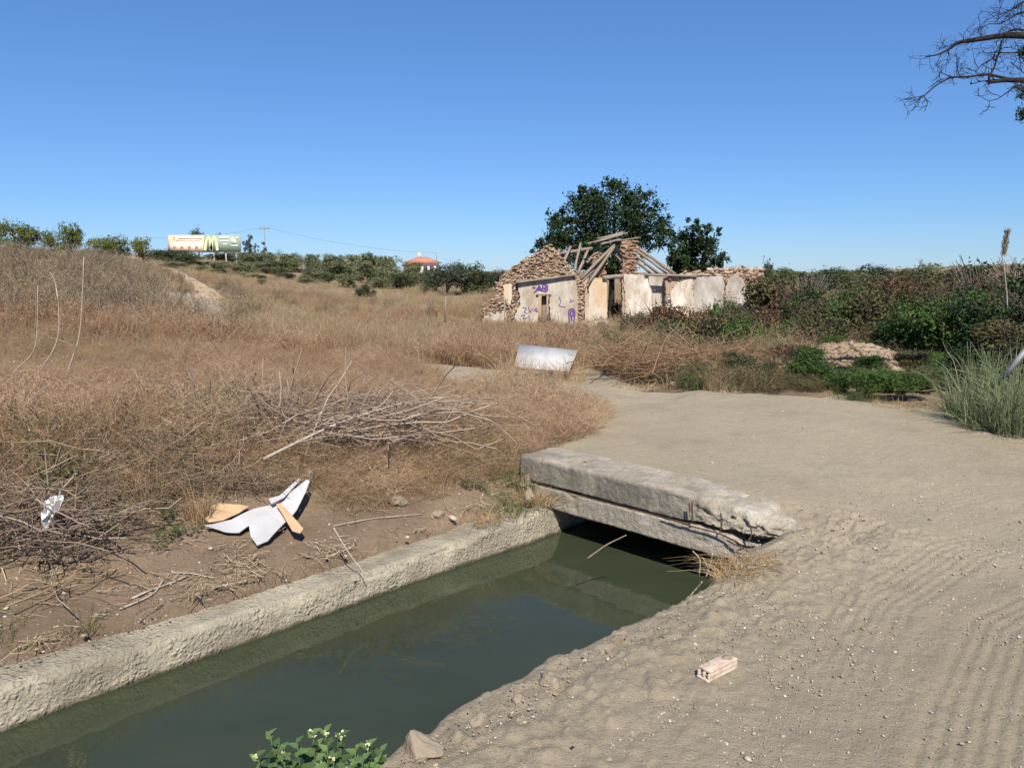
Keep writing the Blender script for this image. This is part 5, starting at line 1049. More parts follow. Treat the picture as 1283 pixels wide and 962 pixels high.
# poles with their wires
def pole(px, yt, Y, r, label, arms=True):
    t = at(px, yt, Y); g = gz(t.x, Y); o = empty('utility_pole', (t.x, Y, g)); V, F = tube1([(t.x, Y, g - .2), (t.x, Y, t.z)], r, r * .7, 8); child('shaft', MB().add(V, F).mesh('shaft', M['twig'], True), o)
    if arms: V, F = box_between((t.x - 1.1, Y, t.z - .4), (t.x + 1.1, Y, t.z - .4), .16, .16); child('crossarm', MB().add(V, F).mesh('crossarm', M['twig']), o)
    return tag(o, label, 'pole'), t
_, w0 = pole(331, 284, 165, .09, 'thin utility pole on the ridge right of the billboard'); _, w1 = pole(547, 317, 180, .13, 'utility pole beside the red-roofed house', False)
wl_ = at(180, 297, 190)
for i, (a, b, lab) in enumerate(((w0, w1, 'overhead wire sagging from the ridge pole to the red-roofed house'), (wl_, w0, 'overhead wire running from the ridge pole past the billboard'))):
    t = np.linspace(0, 1, 30); P = np.stack([a[j] + (b[j] - a[j]) * t for j in range(3)], 1); P[:, 2] -= 2.2 * 4 * t * (1 - t) * .5; V, F = tubes(P[None], np.full((1, 30), .016), 4); tag(link('overhead_wire', MB().add(V, F).mesh('overhead_wire', M['darkbark'])), lab, 'wire')
# posts in the field
def post(name, px, y0, y1, Y, r, label, mat, lean=0):
    a = at(px, y0, Y); b = at(px + lean, y1, Y); V, F = tube1([a, b], r, r, 8); return tag(link(name, MB().add(V, F).mesh(name, mat, True)), label, 'post')
post('fence_post', 558, 372, 404, 31, .03, 'thin grey post standing in the field left of the ruin', M['timber'])
post('fence_post', 632, 374, 425, 30, .025, 'thin upright pole in front of the collapsed wall of the ruin', M['timber'])
post('leaning_pole', 634, 376, 422, 30.2, .03, 'grey pole leaning against the ruin by the collapsed wall', M['timber'], 22)
post('survey_stake', 412, 425, 446, 14, .012, 'short dark stake in the dry grass near the track', M['rust'])
# ================================================================== SHRUBS AND REEDS ON THE RIGHT
def shrub(seed, mat, n, L, W, nl=8, low=0.0, shell=.35, stems=None, twigs=0, cs=.1, wide=.36):
    rg = np.random.default_rng(seed); lob = [(0, 0, .42, .28, .28, .36)]
    for _ in range(nl):
        a = rg.uniform(0, 6.28); r = rg.uniform(.08, wide); zc = rg.uniform(.14, .72); s = rg.uniform(.12, .24); lob.append((math.cos(a) * r, math.sin(a) * r, zc, s, s, s * 1.05))
    c = crown(rg, lob, n, L, W, mat, 'foliage', shell, 9, cs); mb = MB(); m = 26 + twigs
    a = rg.uniform(0, 6.28, m); t = np.linspace(0, 1, 5)[None, :, None]; e = np.stack([np.cos(a) * rg.uniform(.1, .5, m), np.sin(a) * rg.uniform(.1, .5, m), rg.uniform(.5, 1.0, m)], 1)
    P = e[:, None] * t ** np.array([1.6, 1.6, .85]) + rg.normal(0, .02, (m, 5, 3)) * t; P[:, 0] = rg.normal(0, .08, (m, 3)) * [1, 1, 0] - [0, 0, .04]
    V, F = tubes(P, np.linspace(.010, .003, 5)[None] * rg.uniform(.6, 1.2, (m, 1)), 4, False); mb.add(V, F)
    return c, mb.mesh('stems', stems or M['bark'], True)
SH = {
 'green': [shrub(700 + i, M['leafgreen'], 5200, .05, .022) for i in range(2)],
 'dull': [shrub(710 + i, M['dullgreen'], 6500, .045, .018) for i in range(2)],
 'brown': [shrub(720 + i, M['bramble'], 5200, .05, .030, twigs=40) for i in range(2)],
 'mix': [shrub(730 + i, M['mixleaf'], 5600, .05, .028, twigs=30) for i in range(3)],
 'dark': [shrub(740 + i, M['darkleaf'], 5600, .05, .026, twigs=20) for i in range(2)],
 'vine': [shrub(750 + i, M['leafgreen'], 900, .10, .085, nl=9, wide=.3) for i in range(2)],
 'dry': [shrub(760 + i, M['greyshrub'], 2200, .05, .012, twigs=160, stems=M['twig']) for i in range(2)],
}
rg = np.random.default_rng(888); cnt = {}
SHN = {'green': ('green_bush', 'fresh green leafy bush'), 'dull': ('dull_bush', 'dull dark green bush'), 'brown': ('bramble_bush', 'reddish brown bramble bush'), 'mix': ('scrub_bush', 'brown-green scrubby bush'), 'dark': ('dark_bush', 'dark-leaved bush'), 'vine': ('leafy_vine', 'big-leaved green climber'), 'dry': ('dry_bush', 'dry grey twiggy bush')}
spots = [  # kind, px, ytop, width px, distance, where : the ones that stand out
 ('dull', 925, 432, 110, 11.2, 'at the edge of the dirt road'), ('dull', 884, 450, 60, 11.0, 'at the road edge beside the brush heap'), ('dull', 962, 445, 70, 11.3, 'at the road edge, right of the largest dull bush'), ('green', 1030, 470, 70, 10.8, 'low along the far road edge'), ('green', 1085, 474, 60, 10.7, 'low in front of the clay heap'), ('green', 1000, 464, 50, 11.0, 'beside the dull bushes at the road edge'),
 ('green', 1060, 480, 50, 10.3, 'at the very road edge below the clay heap'), ('green', 1112, 482, 50, 10.3, 'at the road edge where the canal comes out'), ('mix', 1150, 470, 60, 11.5, 'growing in the silted canal beyond the bridge'), ('green', 1180, 478, 60, 10.9, 'in the silted canal beside the reeds'),
 ('green', 1095, 484, 50, 10.0, 'low at the road edge left of the canal mouth'), ('green', 1135, 482, 50, 10.1, 'low in the canal mouth beyond the road'), ('mix', 1165, 480, 50, 10.2, 'low in the canal mouth near the reeds'), ('vine', 795, 388, 40, 24, 'climbing at the white pier'), ('vine', 890, 374, 36, 23, 'against the grey plaster wall'), ('vine', 918, 364, 30, 24, 'climbing the broken wall end'), ('vine', 835, 400, 40, 18, 'trailing over the brambles below the shaded bay'), ('dull', 738, 426, 40, 16, 'beside the dumped white board'), ('dull', 785, 418, 44, 17, 'above the brush heap'), ('mix', 765, 410, 50, 20, 'in front of the fallen stones'),
 ('dark', 775, 372, 26, 41, 'seen through the doorway of the ruin'), ('green', 1045, 428, 60, 12.4, 'growing on the clay heap'), ('green', 1015, 440, 60, 11.8, 'left of the clay heap'), ('green', 1100, 468, 50, 11.2, 'covering the foot of the clay heap'), ('dry', 1010, 345, 50, 22, 'rising beside the broken wall'),
]
rz_ = np.random.default_rng(889)
layers = [(22.5, 805, 1345, 30, [800, 870, 930, 990, 1050, 1110, 1180, 1250, 1330], [386, 378, 364, 344, 346, 352, 338, 330, 324], 'in the far row of the thicket'),
 (17.5, 795, 1345, 34, [790, 850, 900, 960, 1000, 1060, 1120, 1180, 1250, 1330], [404, 394, 388, 368, 364, 374, 368, 352, 342, 334], 'in the middle row of the thicket'),
 (14.2, 840, 1345, 36, [840, 900, 960, 1010, 1060, 1120, 1180, 1240, 1330], [408, 398, 386, 388, 404, 394, 386, 364, 348], 'in the near row of the thicket'),
 (12.3, 985, 1345, 34, [980, 1030, 1040, 1130, 1150, 1200, 1260, 1330], [440, 452, 470, 470, 440, 425, 410, 400], 'behind the clay heap and reeds')]
for Yl, p0, p1, st, ax, ay, where in layers:
    row_ = []
    for px in np.arange(p0, p1, st):
        if Yl < 13 and 1035 < px < 1125: continue
        row_.append((px + rz_.normal(0, 8), Yl + rz_.normal(0, .8)))
    for i, (px, Yd) in enumerate(sorted(row_)):
        u = rz_.uniform()
        if px > 1205: kd = 'dark' if u < .55 else ('mix' if u < .8 else 'dry')  # dark-leaved kind is commonest at the right end of the thicket
        elif Yl > 20: kd = 'brown' if u < .28 else ('mix' if u < .6 else ('dull' if u < .8 else 'green'))
        elif Yl > 16: kd = 'mix' if u < .4 else ('brown' if u < .58 else ('dull' if u < .78 else 'green'))
        elif Yl > 13: kd = 'brown' if (u < .4 and px > 1050) else ('mix' if u < .6 else 'green')
        else: kd = 'green' if u < .5 else ('mix' if u < .8 else 'brown')
        spots.append((kd, px, float(np.interp(px, ax, ay)) + rz_.normal(0, 7), 0, Yd, where + ', %s from the ruin' % ORD[i]))
for kd, px, yt, w, Yd, where in spots:
    i = cnt.get(kd, 0); cnt[kd] = i + 1; cm, tm = SH[kd][i % len(SH[kd])]; nm, lb = SHN[kd]
    b = at(px, 400, Yd); g = gz(b.x, Yd); H = max(.35, at(px, yt, Yd).z - g); Wd = min(w / FPX * Yd * 1.15, 1.7 * H) if w else min(max(H * rg.uniform(1.0, 1.35), .7), 2.4)
    o = empty(nm, (b.x, Yd, g - .03), rg.uniform(0, 6.28)); o.scale = (Wd, Wd, H * 1.05)
    for q, me in (('foliage', cm), ('stems', tm)): c = bpy.data.objects.new(q, me); scene.collection.objects.link(c); c.parent = o
    tag(o, lb + ' ' + where, 'bush', 'bushes of the thicket')
# ground cover between the bushes
P_und = proto(lambda m, r: (weed(m, r, 16, .3, .15, .5, .006, 8, .9, 5, .03)), M['mixleaf'], 3, 770, 'undergrowth_clump')
P_und2 = proto(lambda m, r: (weed(m, r, 14, .3, .1, .4, .006, 8, .9, 6, .032)), M['leafgreen'], 2, 780, 'undergrowth_clump')
def bare_clay(x, y): return np.exp(-(((x - 5.35) / .8) ** 2 + ((y - 11.9) / .6) ** 2)) + .7 * np.exp(-(((x - 4.0) / .6) ** 2 + ((y - 12.2) / .4) ** 2))
field('undergrowth', 9000, 10, 34, lambda x, y: rightside(x, y) * np.clip(1 - 1.3 * bare_clay(x, y), 0, 1) * (.35 + .65 * sst(-.2, .3, fbm(x * .5, y * .5, 771, 3))), P_und, .35, .85, 'brown and green undergrowth between the bushes', 771, t0=.05, t1=.95, gap=.25)
field('green_undergrowth', 2600, 10, 30, lambda x, y: rightside(x, y) * np.clip(1 - 1.2 * bare_clay(x, y), 0, 1) * sst(.0, .3, fbm(x * .6, y * .6, 781, 3)), P_und2, .35, .8, 'green weeds between the bushes', 781, t0=.05, t1=.95, gap=.2)
# clods of the clay heap
mb = MB(); rc = np.random.default_rng(790)
for i in range(900):
    x, y = rc.normal(5.3, .6), rc.normal(11.75, .35); s_ = .018 * min(1.9, math.exp(rc.normal(0, .5)))
    if i % 4 == 0: x, y = rc.normal(4.0, .5), rc.normal(12.0, .3)
    if poly_sd(np.array([x]), np.array([y]), ROAD)[0] < .3: continue
    V = UB * rc.uniform(.6, 1.3, 3) * s_ @ np.linalg.qr(rc.normal(size=(3, 3)))[0] * (1 + rc.normal(0, .12, (8, 1))); mb.add(V + np.array([x, y, gz(x, y) + .08 + s_ * .3]), UF, rc.uniform(0, 1))
tag(link('clay_clods', mb.mesh('clay_clods', M['clod'])), 'crumbled pale clay heaped beyond the road', kind='stuff')
rc2 = np.random.default_rng(791)
# reed clumps with plumes
def reeds(seed, n, H, R):
    r = np.random.default_rng(seed); mb = MB(); blades(mb, r, n, R, H * .35, H, .45, .014, 7, (0, .85), droop=.45); blades(mb, r, n // 3, R * 1.2, H * .2, H * .5, .9, .012, 6, (.6, 1), droop=.5); return mb.mesh('blades', M['reed'])
def stalks(seed, n, H, R):
    r = np.random.default_rng(seed); mb = MB(); a = r.uniform(0, 6.28, n); P = np.zeros((n, 5, 3)); t = np.linspace(0, 1, 5); x = np.cos(a) * R * r.uniform(0, 1, n); y = np.sin(a) * R * r.uniform(0, 1, n); h = r.uniform(.5, .9, n) * H
    for k in range(5): P[:, k] = np.stack([x * (1 + t[k]), y * (1 + t[k]), h * t[k] - .03], 1)
    V, F = tubes(P, np.full((n, 5), .004), 4, False); return mb.add(V, F, .5).mesh('stalks', M['reed'], True)
RD = [(reeds(800 + i, 150, 1.0, .2), stalks(810 + i, 14, 1.0, .2)) for i in range(3)]
for i, (px, py, h, lab) in enumerate([(1205, 528, .75, 'leftmost clump of green reeds at the road edge'), (1235, 540, .85, 'green reed clump in front of the leaning pipe'), (1268, 548, .8, 'green reed clump with dry yellow leaves at its foot'), (1225, 510, .9, 'reed clump behind the leftmost reeds'), (1262, 515, .95, 'reed clump behind the leaning pipe'), (1295, 530, .95, 'reed clump cut by the right picture edge')]):
    p = put(px, py); o = empty('reed_clump', (p.x, p.y, p.z), rg.uniform(0, 6)); o.scale = (h * 1.05, h * 1.05, h)
    for q, me in zip(('blades', 'stalks'), RD[i % 3]): c = bpy.data.objects.new(q, me); scene.collection.objects.link(c); c.parent = o
    tag(o, lab, 'reeds', 'reed clumps by the road')
field('dry_leaf_litter', 1800, 6, 12, lambda x, y: np.clip(1.0 * near_px(x, y, 1190, 540, .7) + .8 * near_px(x, y, 1130, 520, .4) + .8 * near_px(x, y, 1270, 562, .6) + .5 * near_px(x, y, 900, 492, .5) + .5 * near_px(x, y, 800, 486, .6), 0, 1), P_lit, .7, 1.4, 'dry reed leaves and straw along the road edge', 815, gap=-.25, t0=-.1, t1=.95)
# tall flowering cane above the thicket
p = at(1262, 400, 13); g = gz(p.x, 13); top = at(1258, 300, 13); root = empty('tall_cane', (p.x, 13, g)); V, F = tube1([(p.x, 13, g), (p.x, 13, (g + top.z) / 2), at(1256, 318, 13)], .012, .006, 6, 9); child('stem', MB().add(V, F).mesh('stem', M['palestem'], True), root)
q = np.array(at(1257, 318, 13)); e = np.array(at(1262, 289, 13)); C = q + (e - q) * rc2.uniform(0, 1, (260, 1)) + rc2.normal(0, .02, (260, 3)); V, F = leaves(C, rc2.normal(size=(260, 3)), .09, .012, rc2, up=np.array([[.15, 0, 1.]]) + rc2.normal(0, .25, (260, 3))); child('plume', MB().add(V, F, .3).mesh('plume', M['greytwig']), root)
tag(root, 'single tall cane with a feathery plume above the right thicket', 'cane')
# leaning pipe in the reeds
a, b = at(1250, 482, 7.9), at(1300, 420, 7.7); V, F = tube1([a, b], .024, .024, 10); tag(link('leaning_pipe', MB().add(V, F).mesh('leaning_pipe', M['metal'], True)), 'grey metal pipe leaning out of the reeds', 'pipe')
# pruned brush heaps (sticks tossed together) : each a thing
def heap(name, px, py, R, H, n, L, w, seed, label, mat=None, flat=.3, sx=1.0, extra=()):
    p = put(px, py); r = np.random.default_rng(seed); mb = MB(); tangle(mb, r, n, R, H, L, w, flat, 7); me = mb.mesh('sticks', mat or M['greytwig']); root = empty(name, tuple(p)); o = link('sticks', me, root); o.scale = (sx, 1, 1); o['kind'] = 'stuff'
    return tag(root, label, 'brush heap')
heap('brush_heap', 845, 470, .8, .75, 420, 1.1, .011, 831, 'heap of dry brown brush at the far edge of the road', M['redweed'], .35, 1.5)
heap('brush_heap', 450, 548, .7, .55, 230, 1.3, .012, 832, 'heap of long grey cut branches in the middle of the dry bank', None, .22, 1.3)
heap('brush_heap', 305, 555, .6, .5, 190, 1.0, .012, 833, 'dark tangle of grey twigs left of the cut branches', None, .4, 1.2)
heap('brush_heap', 45, 672, .42, .42, 110, .8, .010, 834, 'tangle of bare grey twigs holding the white rag', None, .5, 1.2)
heap('brush_heap', 60, 735, .22, .08, 36, .42, .006, 835, 'flat scatter of pale dry stalks above the canal wall', M['litter'], .1, 1.3)
# fallen and standing stems, traced in space
def stem(name, pts, Y, r0, r1, label, cat, mat=None, dz=None, K=14, twigs=0, seed=0):
    P = [put(x, y) + Vector((0, 0, r0 + .004 + .012 * (i % 2) + (.12 if twigs else 0))) for i, (x, y) in enumerate(pts)] if Y is None else [at(x, y, Y + (0 if dz is None else dz[i])) for i, (x, y) in enumerate(pts)]
    V, F = tube1(P, r0, r1, 6, K); mb = MB().add(V, F); o = link(name, mb.mesh(name, mat or M['palestem'], True)); r = np.random.default_rng(seed)
    if twigs:
        root = empty(name, tuple(P[0])); o.name = 'stem'; o.parent = root; o.matrix_parent_inverse = Matrix.Translation(root.location).inverted(); root.name = name
        for k in range(twigs):
            t = r.uniform(.35, .95) * (len(P) - 1); i = min(int(t), len(P) - 2); b = P[i].lerp(P[i + 1], t - i); e = b + Vector((r.normal(0, .14), r.normal(0, .1), r.uniform(.0, .2))); V, F = tube1([b, (b + e) / 2 + Vector((0, 0, .02)), e], r1 * .7, r1 * .35, 4, 5); child('twig', MB().add(V, F).mesh('twig', mat or M['palestem'], True), root)
        o = root
    return tag(o, label, cat)
stem('dead_sapling', [(6, 492), (10, 471), (38, 448), (47, 430), (47, 358)], 9.4, .008, .004, 'pale dead sapling stem, leftmost of the three bent ones on the bank', 'sapling', twigs=2, seed=1)
stem('dead_sapling', [(36, 492), (51, 461), (68, 440), (76, 417), (73, 373), (68, 345), (62, 341)], 9.2, .009, .004, 'pale dead sapling stem with a curved top, middle of the three', 'sapling', twigs=3, seed=2)
stem('dead_sapling', [(76, 492), (90, 450), (100, 425), (103, 378), (105, 322)], 9.0, .010, .004, 'tallest pale dead sapling stem, rightmost of the three bent ones', 'sapling', twigs=2, seed=3)
for i, (x, y0, y1) in enumerate([(125, 402, 375), (160, 404, 362), (171, 402, 378), (239, 410, 370), (172, 425, 405), (8, 402, 350), (44, 402, 350), (277, 415, 380)]):
    stem('dead_stalk', [(x, y0 + 14), (x + 1, (y0 + y1) / 2), (x - 1 + (i % 3), y1)], 12.5, .006, .003, 'short pale dead stalk standing in the hillside scrub, %s of its row' % ORD[[2, 3, 5, 6, 4, 0, 1, 7][i]], 'stalk', M['twig'], twigs=3, seed=20 + i)
stem('fallen_branch', [(158, 540), (205, 522), (250, 508), (285, 500)], None, .009, .004, 'long pale branch lying aslant across the bank left of the brush heap', 'branch', dz=[-.35, 0, .3, .5], twigs=3, seed=31)
stem('fallen_branch', [(330, 575), (400, 540), (450, 520), (520, 500), (575, 496)], 5.9, .012, .005, 'long pale cut branch on top of the grey branch heap', 'branch', dz=[-.4, -.1, .2, .5, .7], twigs=5, seed=32)
stem('fallen_branch', [(380, 535), (450, 512), (520, 505), (600, 500)], 6.3, .010, .004, 'second long grey branch across the branch heap', 'branch', M['twig'], dz=[-.2, 0, .2, .5], twigs=5, seed=33)
stem('fallen_branch', [(98, 602), (130, 622), (150, 640), (170, 660)], None, .007, .005, 'bent white stick above the bare earth near the white rag', 'branch', dz=[.2, .1, 0, -.1])
stem('fallen_branch', [(165, 752), (190, 744), (215, 734), (236, 726)], None, .006, .004, 'straight pale stick lying on the earth above the canal wall', 'branch', dz=[-.15, 0, .1, .2])
stem('fallen_branch', [(150, 766), (180, 756), (195, 745), (205, 730)], None, .006, .004, 'curved pale stick lying just above the canal wall', 'branch', dz=[-.1, 0, .05, .15])
stem('dry_stalk', [(215, 720), (240, 722), (268, 726)], None, .004, .003, 'thin straw stalk lying on the earth near the canal wall top', 'stalk', dz=[.05, 0, -.05])
stem('dry_stalk', [(418, 661), (435, 690), (458, 720)], 4.75, .005, .003, 'yellow bent straw hanging to the canal wall', 'stalk', dz=[0, -.03, -.1])
stem('dry_stalk', [(418, 661), (470, 653), (530, 646)], None, .004, .003, 'yellow straw lying level on the bank below the brush', 'stalk', dz=[0, .1, .2])
stem('sunken_twig', [(735, 700), (760, 682), (785, 670)], 4.75, .006, .003, 'thin grey twig sticking out of the water under the bridge', 'twig', M['twig'])
for i, pts in enumerate([[(876, 722), (878, 700), (868, 690)], [(884, 724), (890, 708), (893, 692)], [(880, 728), (874, 736), (866, 744), (862, 752)], [(890, 722), (896, 708), (900, 700)], [(888, 716), (884, 704), (880, 698)]]):
    stem('dry_root', pts, 4.1, .0045, .003, 'white dry stalk by the right bridge end above the water, %s of five' % ORD[i], 'stalk', K=10)
# grass tuft at the bridge end and tufts along the banks
def tuft(px, py, h, n, mat, lab, seed, lean=.7, R=.1, up=0.0):
    p = put(px, py); mb = MB(); blades(mb, np.random.default_rng(seed), n, R, h * .4, h, lean, .0045, 5, droop=.5); o = link('grass_tuft', mb.mesh('grass_tuft', mat), None, (p.x, p.y, p.z + up)); return tag(o, lab, 'grass tuft')
tuft(935, 712, .17, 260, M['straw'], 'dry yellow grass tuft at the right end of the bridge', 851, 1.1, .13); tuft(912, 722, .15, 140, M['straw'], 'smaller dry tuft hanging over the water by the bridge end', 852, 1.2, .07); tuft(955, 705, .12, 90, M['straw'], 'thin dry tuft spreading on the road by the bridge end', 853, 1.2, .1)
tuft(672, 640, .22, 200, M['straw'], 'straw tuft drooping over the canal wall at the left bridge end', 854, .9, .14); tuft(610, 665, .18, 110, M['straw'], 'pale straw tuft on the canal wall top', 855, .9, .1); tuft(185, 640, .42, 130, M['straw'], 'upright golden grass tuft left of the torn board', 856, .35, .1); tuft(250, 655, .45, 120, M['straw'], 'upright golden grass tuft just left of the torn white board', 857, .35, .08); tuft(655, 612, .3, 170, M['grassgreen'], 'green grass tuft against the left bridge end', 858, .6, .12); tuft(640, 640, .22, 110, M['grassgreen'], 'green grass tuft on the bank below the bridge end', 859, .6, .14)
tuft(1085, 504, .3, 120, M['grassgreen'], 'green grass tuft on the far road edge below the clay heap', 861, .7, .2); tuft(1120, 511, .22, 120, M['straw'], 'dry tuft on the far road edge where the canal comes out', 862, .9, .22); tuft(1155, 516, .2, 120, M['straw'], 'dry tuft on the road edge left of the reeds', 863, .9, .22); tuft(1060, 500, .25, 100, M['grassgreen'], 'green grass tuft on the road edge under the low bushes', 864, .7, .2); tuft(800, 488, .25, 120, M['straw'], 'straw tuft on the far road edge by the brush heap', 865, .9, .25)
tuft(1010, 668, .07, 60, M['weedleaf'], 'small dark green weed on the road beside the bridge', 860, .9, .03)
for i, (px, py, h) in enumerate([(545, 932, .12), (600, 893, .08), (640, 868, .10), (655, 856, .06), (455, 950, .1)]): tuft(px, py, h, 9, M['twig'] if i % 2 else M['straw'], 'few thin dry stems on the bank edge, %s from the leafy weed' % ORD[i], 870 + i, .5, .02, -.03)

# ================================================================== LITTER AND STONES
def rockat(px, py, sx, sy, sz, seed, label, mat='clod', cat='rock', dz=0.0, name='rock', z=None):
    p = put(px, py); r = np.random.default_rng(seed); o = link(name, rock_mesh(r, name, M[mat], sx, sy, sz, .3, 3), None, (p.x, p.y, p.z + sz * .35 + dz)); o.rotation_euler = (r.normal(0, .2), r.normal(0, .2), r.uniform(0, 6)); return tag(o, label, cat)
M['pale_rock'] = mk_rubble('pale_earth_rock', ((.29, .24, .18), (.34, .285, .215), (.40, .345, .27)))
rockat(688, 862, .055, .045, .045, 901, 'pale angular rock on the edge of the bank above the water', 'pale_rock'); rockat(528, 948, .085, .06, .06, 902, 'large pale clod at the bank edge beside the leafy weed', 'pale_rock'); rockat(775, 806, .035, .022, .018, 903, 'small tan stone on the bank edge', 'clod'); rockat(758, 820, .03, .022, .018, 904, 'small pale stone just below the tan one on the bank edge', 'pale_rock'); rockat(648, 880, .03, .025, .02, 905, 'little clod below the angular rock', 'pale_rock'); rockat(600, 905, .04, .03, .022, 906, 'flat clod on the crumbling bank edge', 'pale_rock')
rockat(548, 650, .07, .05, .045, 907, 'whitish stone on the earth bank above the wall', 'pale_rock'); rockat(500, 632, .09, .06, .05, 908, 'grey rounded stone half buried in the bank', 'pale_rock'); rockat(60, 705, .07, .05, .04, 909, 'brown clod below the twig tangle', 'clod'); rockat(664, 625, .09, .06, .06, 910, 'concrete lump under the green tuft at the bridge end', 'pale_rock')
for i, (px, py, s_) in enumerate([(860, 485, .1), (872, 488, .08), (842, 482, .07), (905, 492, .06)]): rockat(px, py, s_, s_ * .7, s_ * .5, 920 + i, 'white stone at the far road edge below the brush heap, %s from the grass' % ORD[i], 'whitewash')
# hollow brick lying on the road
import bmesh
def brick_at(px, py, rz):
    p = put(px, py); root = empty('broken_brick', (p.x, p.y, p.z + .03), rz); Lb, Wb, Hb = .185, .058, .046; bm = bmesh.new()
    ys = [-Wb / 2, -Wb / 2 + .011, -.006, .006, Wb / 2 - .011, Wb / 2]; zs = [0, .013, Hb - .013, Hb]; xs = [-Lb / 2, -Lb / 2 + .07, Lb / 2 - .05, Lb / 2]; V = []; F = []
    def bx_(x0, x1, y0, y1, z0, z1): n = len(V); V.extend([(x0, y0, z0), (x1, y0, z0), (x1, y1, z0), (x0, y1, z0), (x0, y0, z1), (x1, y0, z1), (x1, y1, z1), (x0, y1, z1)]); F.extend([tuple(n + q for q in f) for f in UF.tolist()])
    bx_(-Lb / 2, Lb / 2, -Wb / 2, Wb / 2, 0, .012); bx_(-Lb / 2 + .012, Lb / 2, -Wb / 2, Wb / 2, Hb - .012, Hb)
    for y0, y1 in ((-Wb / 2, -Wb / 2 + .010), (-.005, .005), (Wb / 2 - .010, Wb / 2)): bx_(-Lb / 2 + .004, Lb / 2, y0 + .0005, y1 - .0005, .0121, Hb - .0121)
    bx_(-Lb / 2 + .03, Lb / 2 - .004, -Wb / 2 + .0101, Wb / 2 - .0101, .0122, Hb - .0122)
    m = NT('dusty_brick'); o_ = m.obj(); c = m.ramp(m.noise(o_, 22, 5, .7), [(.36, (.40, .27, .20, 1)), (.5, (.50, .40, .32, 1)), (.6, (.54, .48, .40, 1))]); m.bsdf(c, .95, m.bump(m.noise(o_, 60, 5), .7, .004), .1)
    me = mesh_np('brick_body', np.array(V), np.array(F), None, [m.m]); b = link('brick_body', me, root); bv = b.modifiers.new('bevel', 'BEVEL'); bv.width = .003; bv.segments = 2
    mo = bpy.data.objects.new('mortar', rock_mesh(np.random.default_rng(931), 'mortar', M['pale_rock'], .03, .024, .008, .3, 2)); scene.collection.objects.link(mo); mo.parent = root; mo.location = (.06, 0, Hb + .001)
    return tag(root, 'broken pinkish hollow brick lying on the dirt road', 'brick')
brick_at(898, 852, R_(38))
# scrap of dark plastic
p = put(722, 943); V = []; n_ = 9
for i in range(n_):
    for j in range(5): V.append((-.036 + .072 * i / 8, -.014 + .028 * j / 4, .006 + .006 * math.sin(i * 1.4) * math.cos(j) + rr.normal(0, .001)))
V = np.array(V); Vb = V - [0, 0, .003]; F = grid_faces(n_, 5); b_ = MB().add(V, F).add(Vb, F[:, ::-1]); o = link('plastic_scrap', b_.mesh('plastic_scrap', plain('dark_plastic', (.035, .033, .04), .45, .3), True), None, (p.x, p.y, p.z + .026)); o.rotation_euler.z = R_(40); tag(o, 'dark scrap of plastic on the dusty bank', 'scrap')
# torn white board with brown cardboard back
def sheet(name, pts, mat, thick, warp, seed, parent=None):
    import bmesh
    bm = bmesh.new(); vs = [bm.verts.new(p) for p in pts]; f = bm.faces.new(vs); bmesh.ops.triangulate(bm, faces=[f]); bmesh.ops.subdivide_edges(bm, edges=bm.edges[:], cuts=3, use_grid_fill=True)
    for v in bm.verts: v.co.z += warp * float(fbm(np.array([v.co.x * 3.0]), np.array([v.co.y * 3.0]), seed, 3)[0])
    bmesh.ops.recalc_face_normals(bm, faces=bm.faces); ex = bmesh.ops.extrude_face_region(bm, geom=bm.faces[:])
    for v in ex['geom']:
        if isinstance(v, bmesh.types.BMVert): v.co.z -= thick
    bmesh.ops.recalc_face_normals(bm, faces=bm.faces); me = bpy.data.meshes.new(name); bm.to_mesh(me); bm.free(); me.materials.append(mat)
    return me
def on(px, py, lift): q = put(px, py); d = (q - Vector((0, 0, EYE))).normalized(); return q - d * lift * 2.2
tb = empty('torn_board', tuple(put(325, 650))); tag(tb, 'torn white board with brown cardboard underside lying on the earth bank', 'board')
Bp = [(256, 656), (290, 650), (318, 638), (345, 630), (372, 612), (384, 603), (388, 604), (383, 618), (372, 638), (352, 660), (336, 678), (322, 682), (314, 672), (312, 660), (300, 666), (280, 664)]
lift = lambda x, y: .045 + .06 * max(0, (x - 340) / 45)
child('white_sheet', sheet('white_sheet', [on(x, y, lift(x, y)) for x, y in Bp], M['board'], .006, .03, 941), tb)
child('cardboard_flap', sheet('cardboard_flap', [on(x, y, .03) for x, y in [(255, 650), (266, 640), (264, 633), (275, 630), (300, 632), (312, 636), (300, 644), (280, 652), (262, 656)]], M['card'], .005, .02, 942), tb)
child('folded_strip', sheet('folded_strip', [on(x, y, .085) for x, y in [(336, 626), (350, 622), (374, 600), (377, 602), (356, 624), (340, 632)]], M['board'], .005, .01, 943), tb)
child('cardboard_strip', sheet('cardboard_strip', [on(x, y, .09) for x, y in [(346, 632), (352, 631), (380, 662), (376, 667), (366, 664)]], M['card'], .005, .01, 944), tb)
o = link('paper_scrap', sheet('paper_scrap', [on(x, y, .01) for x, y in [(372, 692), (382, 694), (390, 699), (384, 699)]], M['litter'], .003, .0, 945)); tag(o, 'small pale peeling of card on the earth below the torn board', 'scrap')
# post stub
p = put(388, 604); V, F = tube1([(p.x, p.y, p.z - .05), (p.x + .005, p.y, p.z + .10)], .03, .027, 10, 4); tag(link('post_stub', MB().add(V, F).mesh('post_stub', plain('lichen_wood', (.20, .21, .17), .9, .3, 20), True)), 'short greenish wooden stub behind the torn board', 'stub')
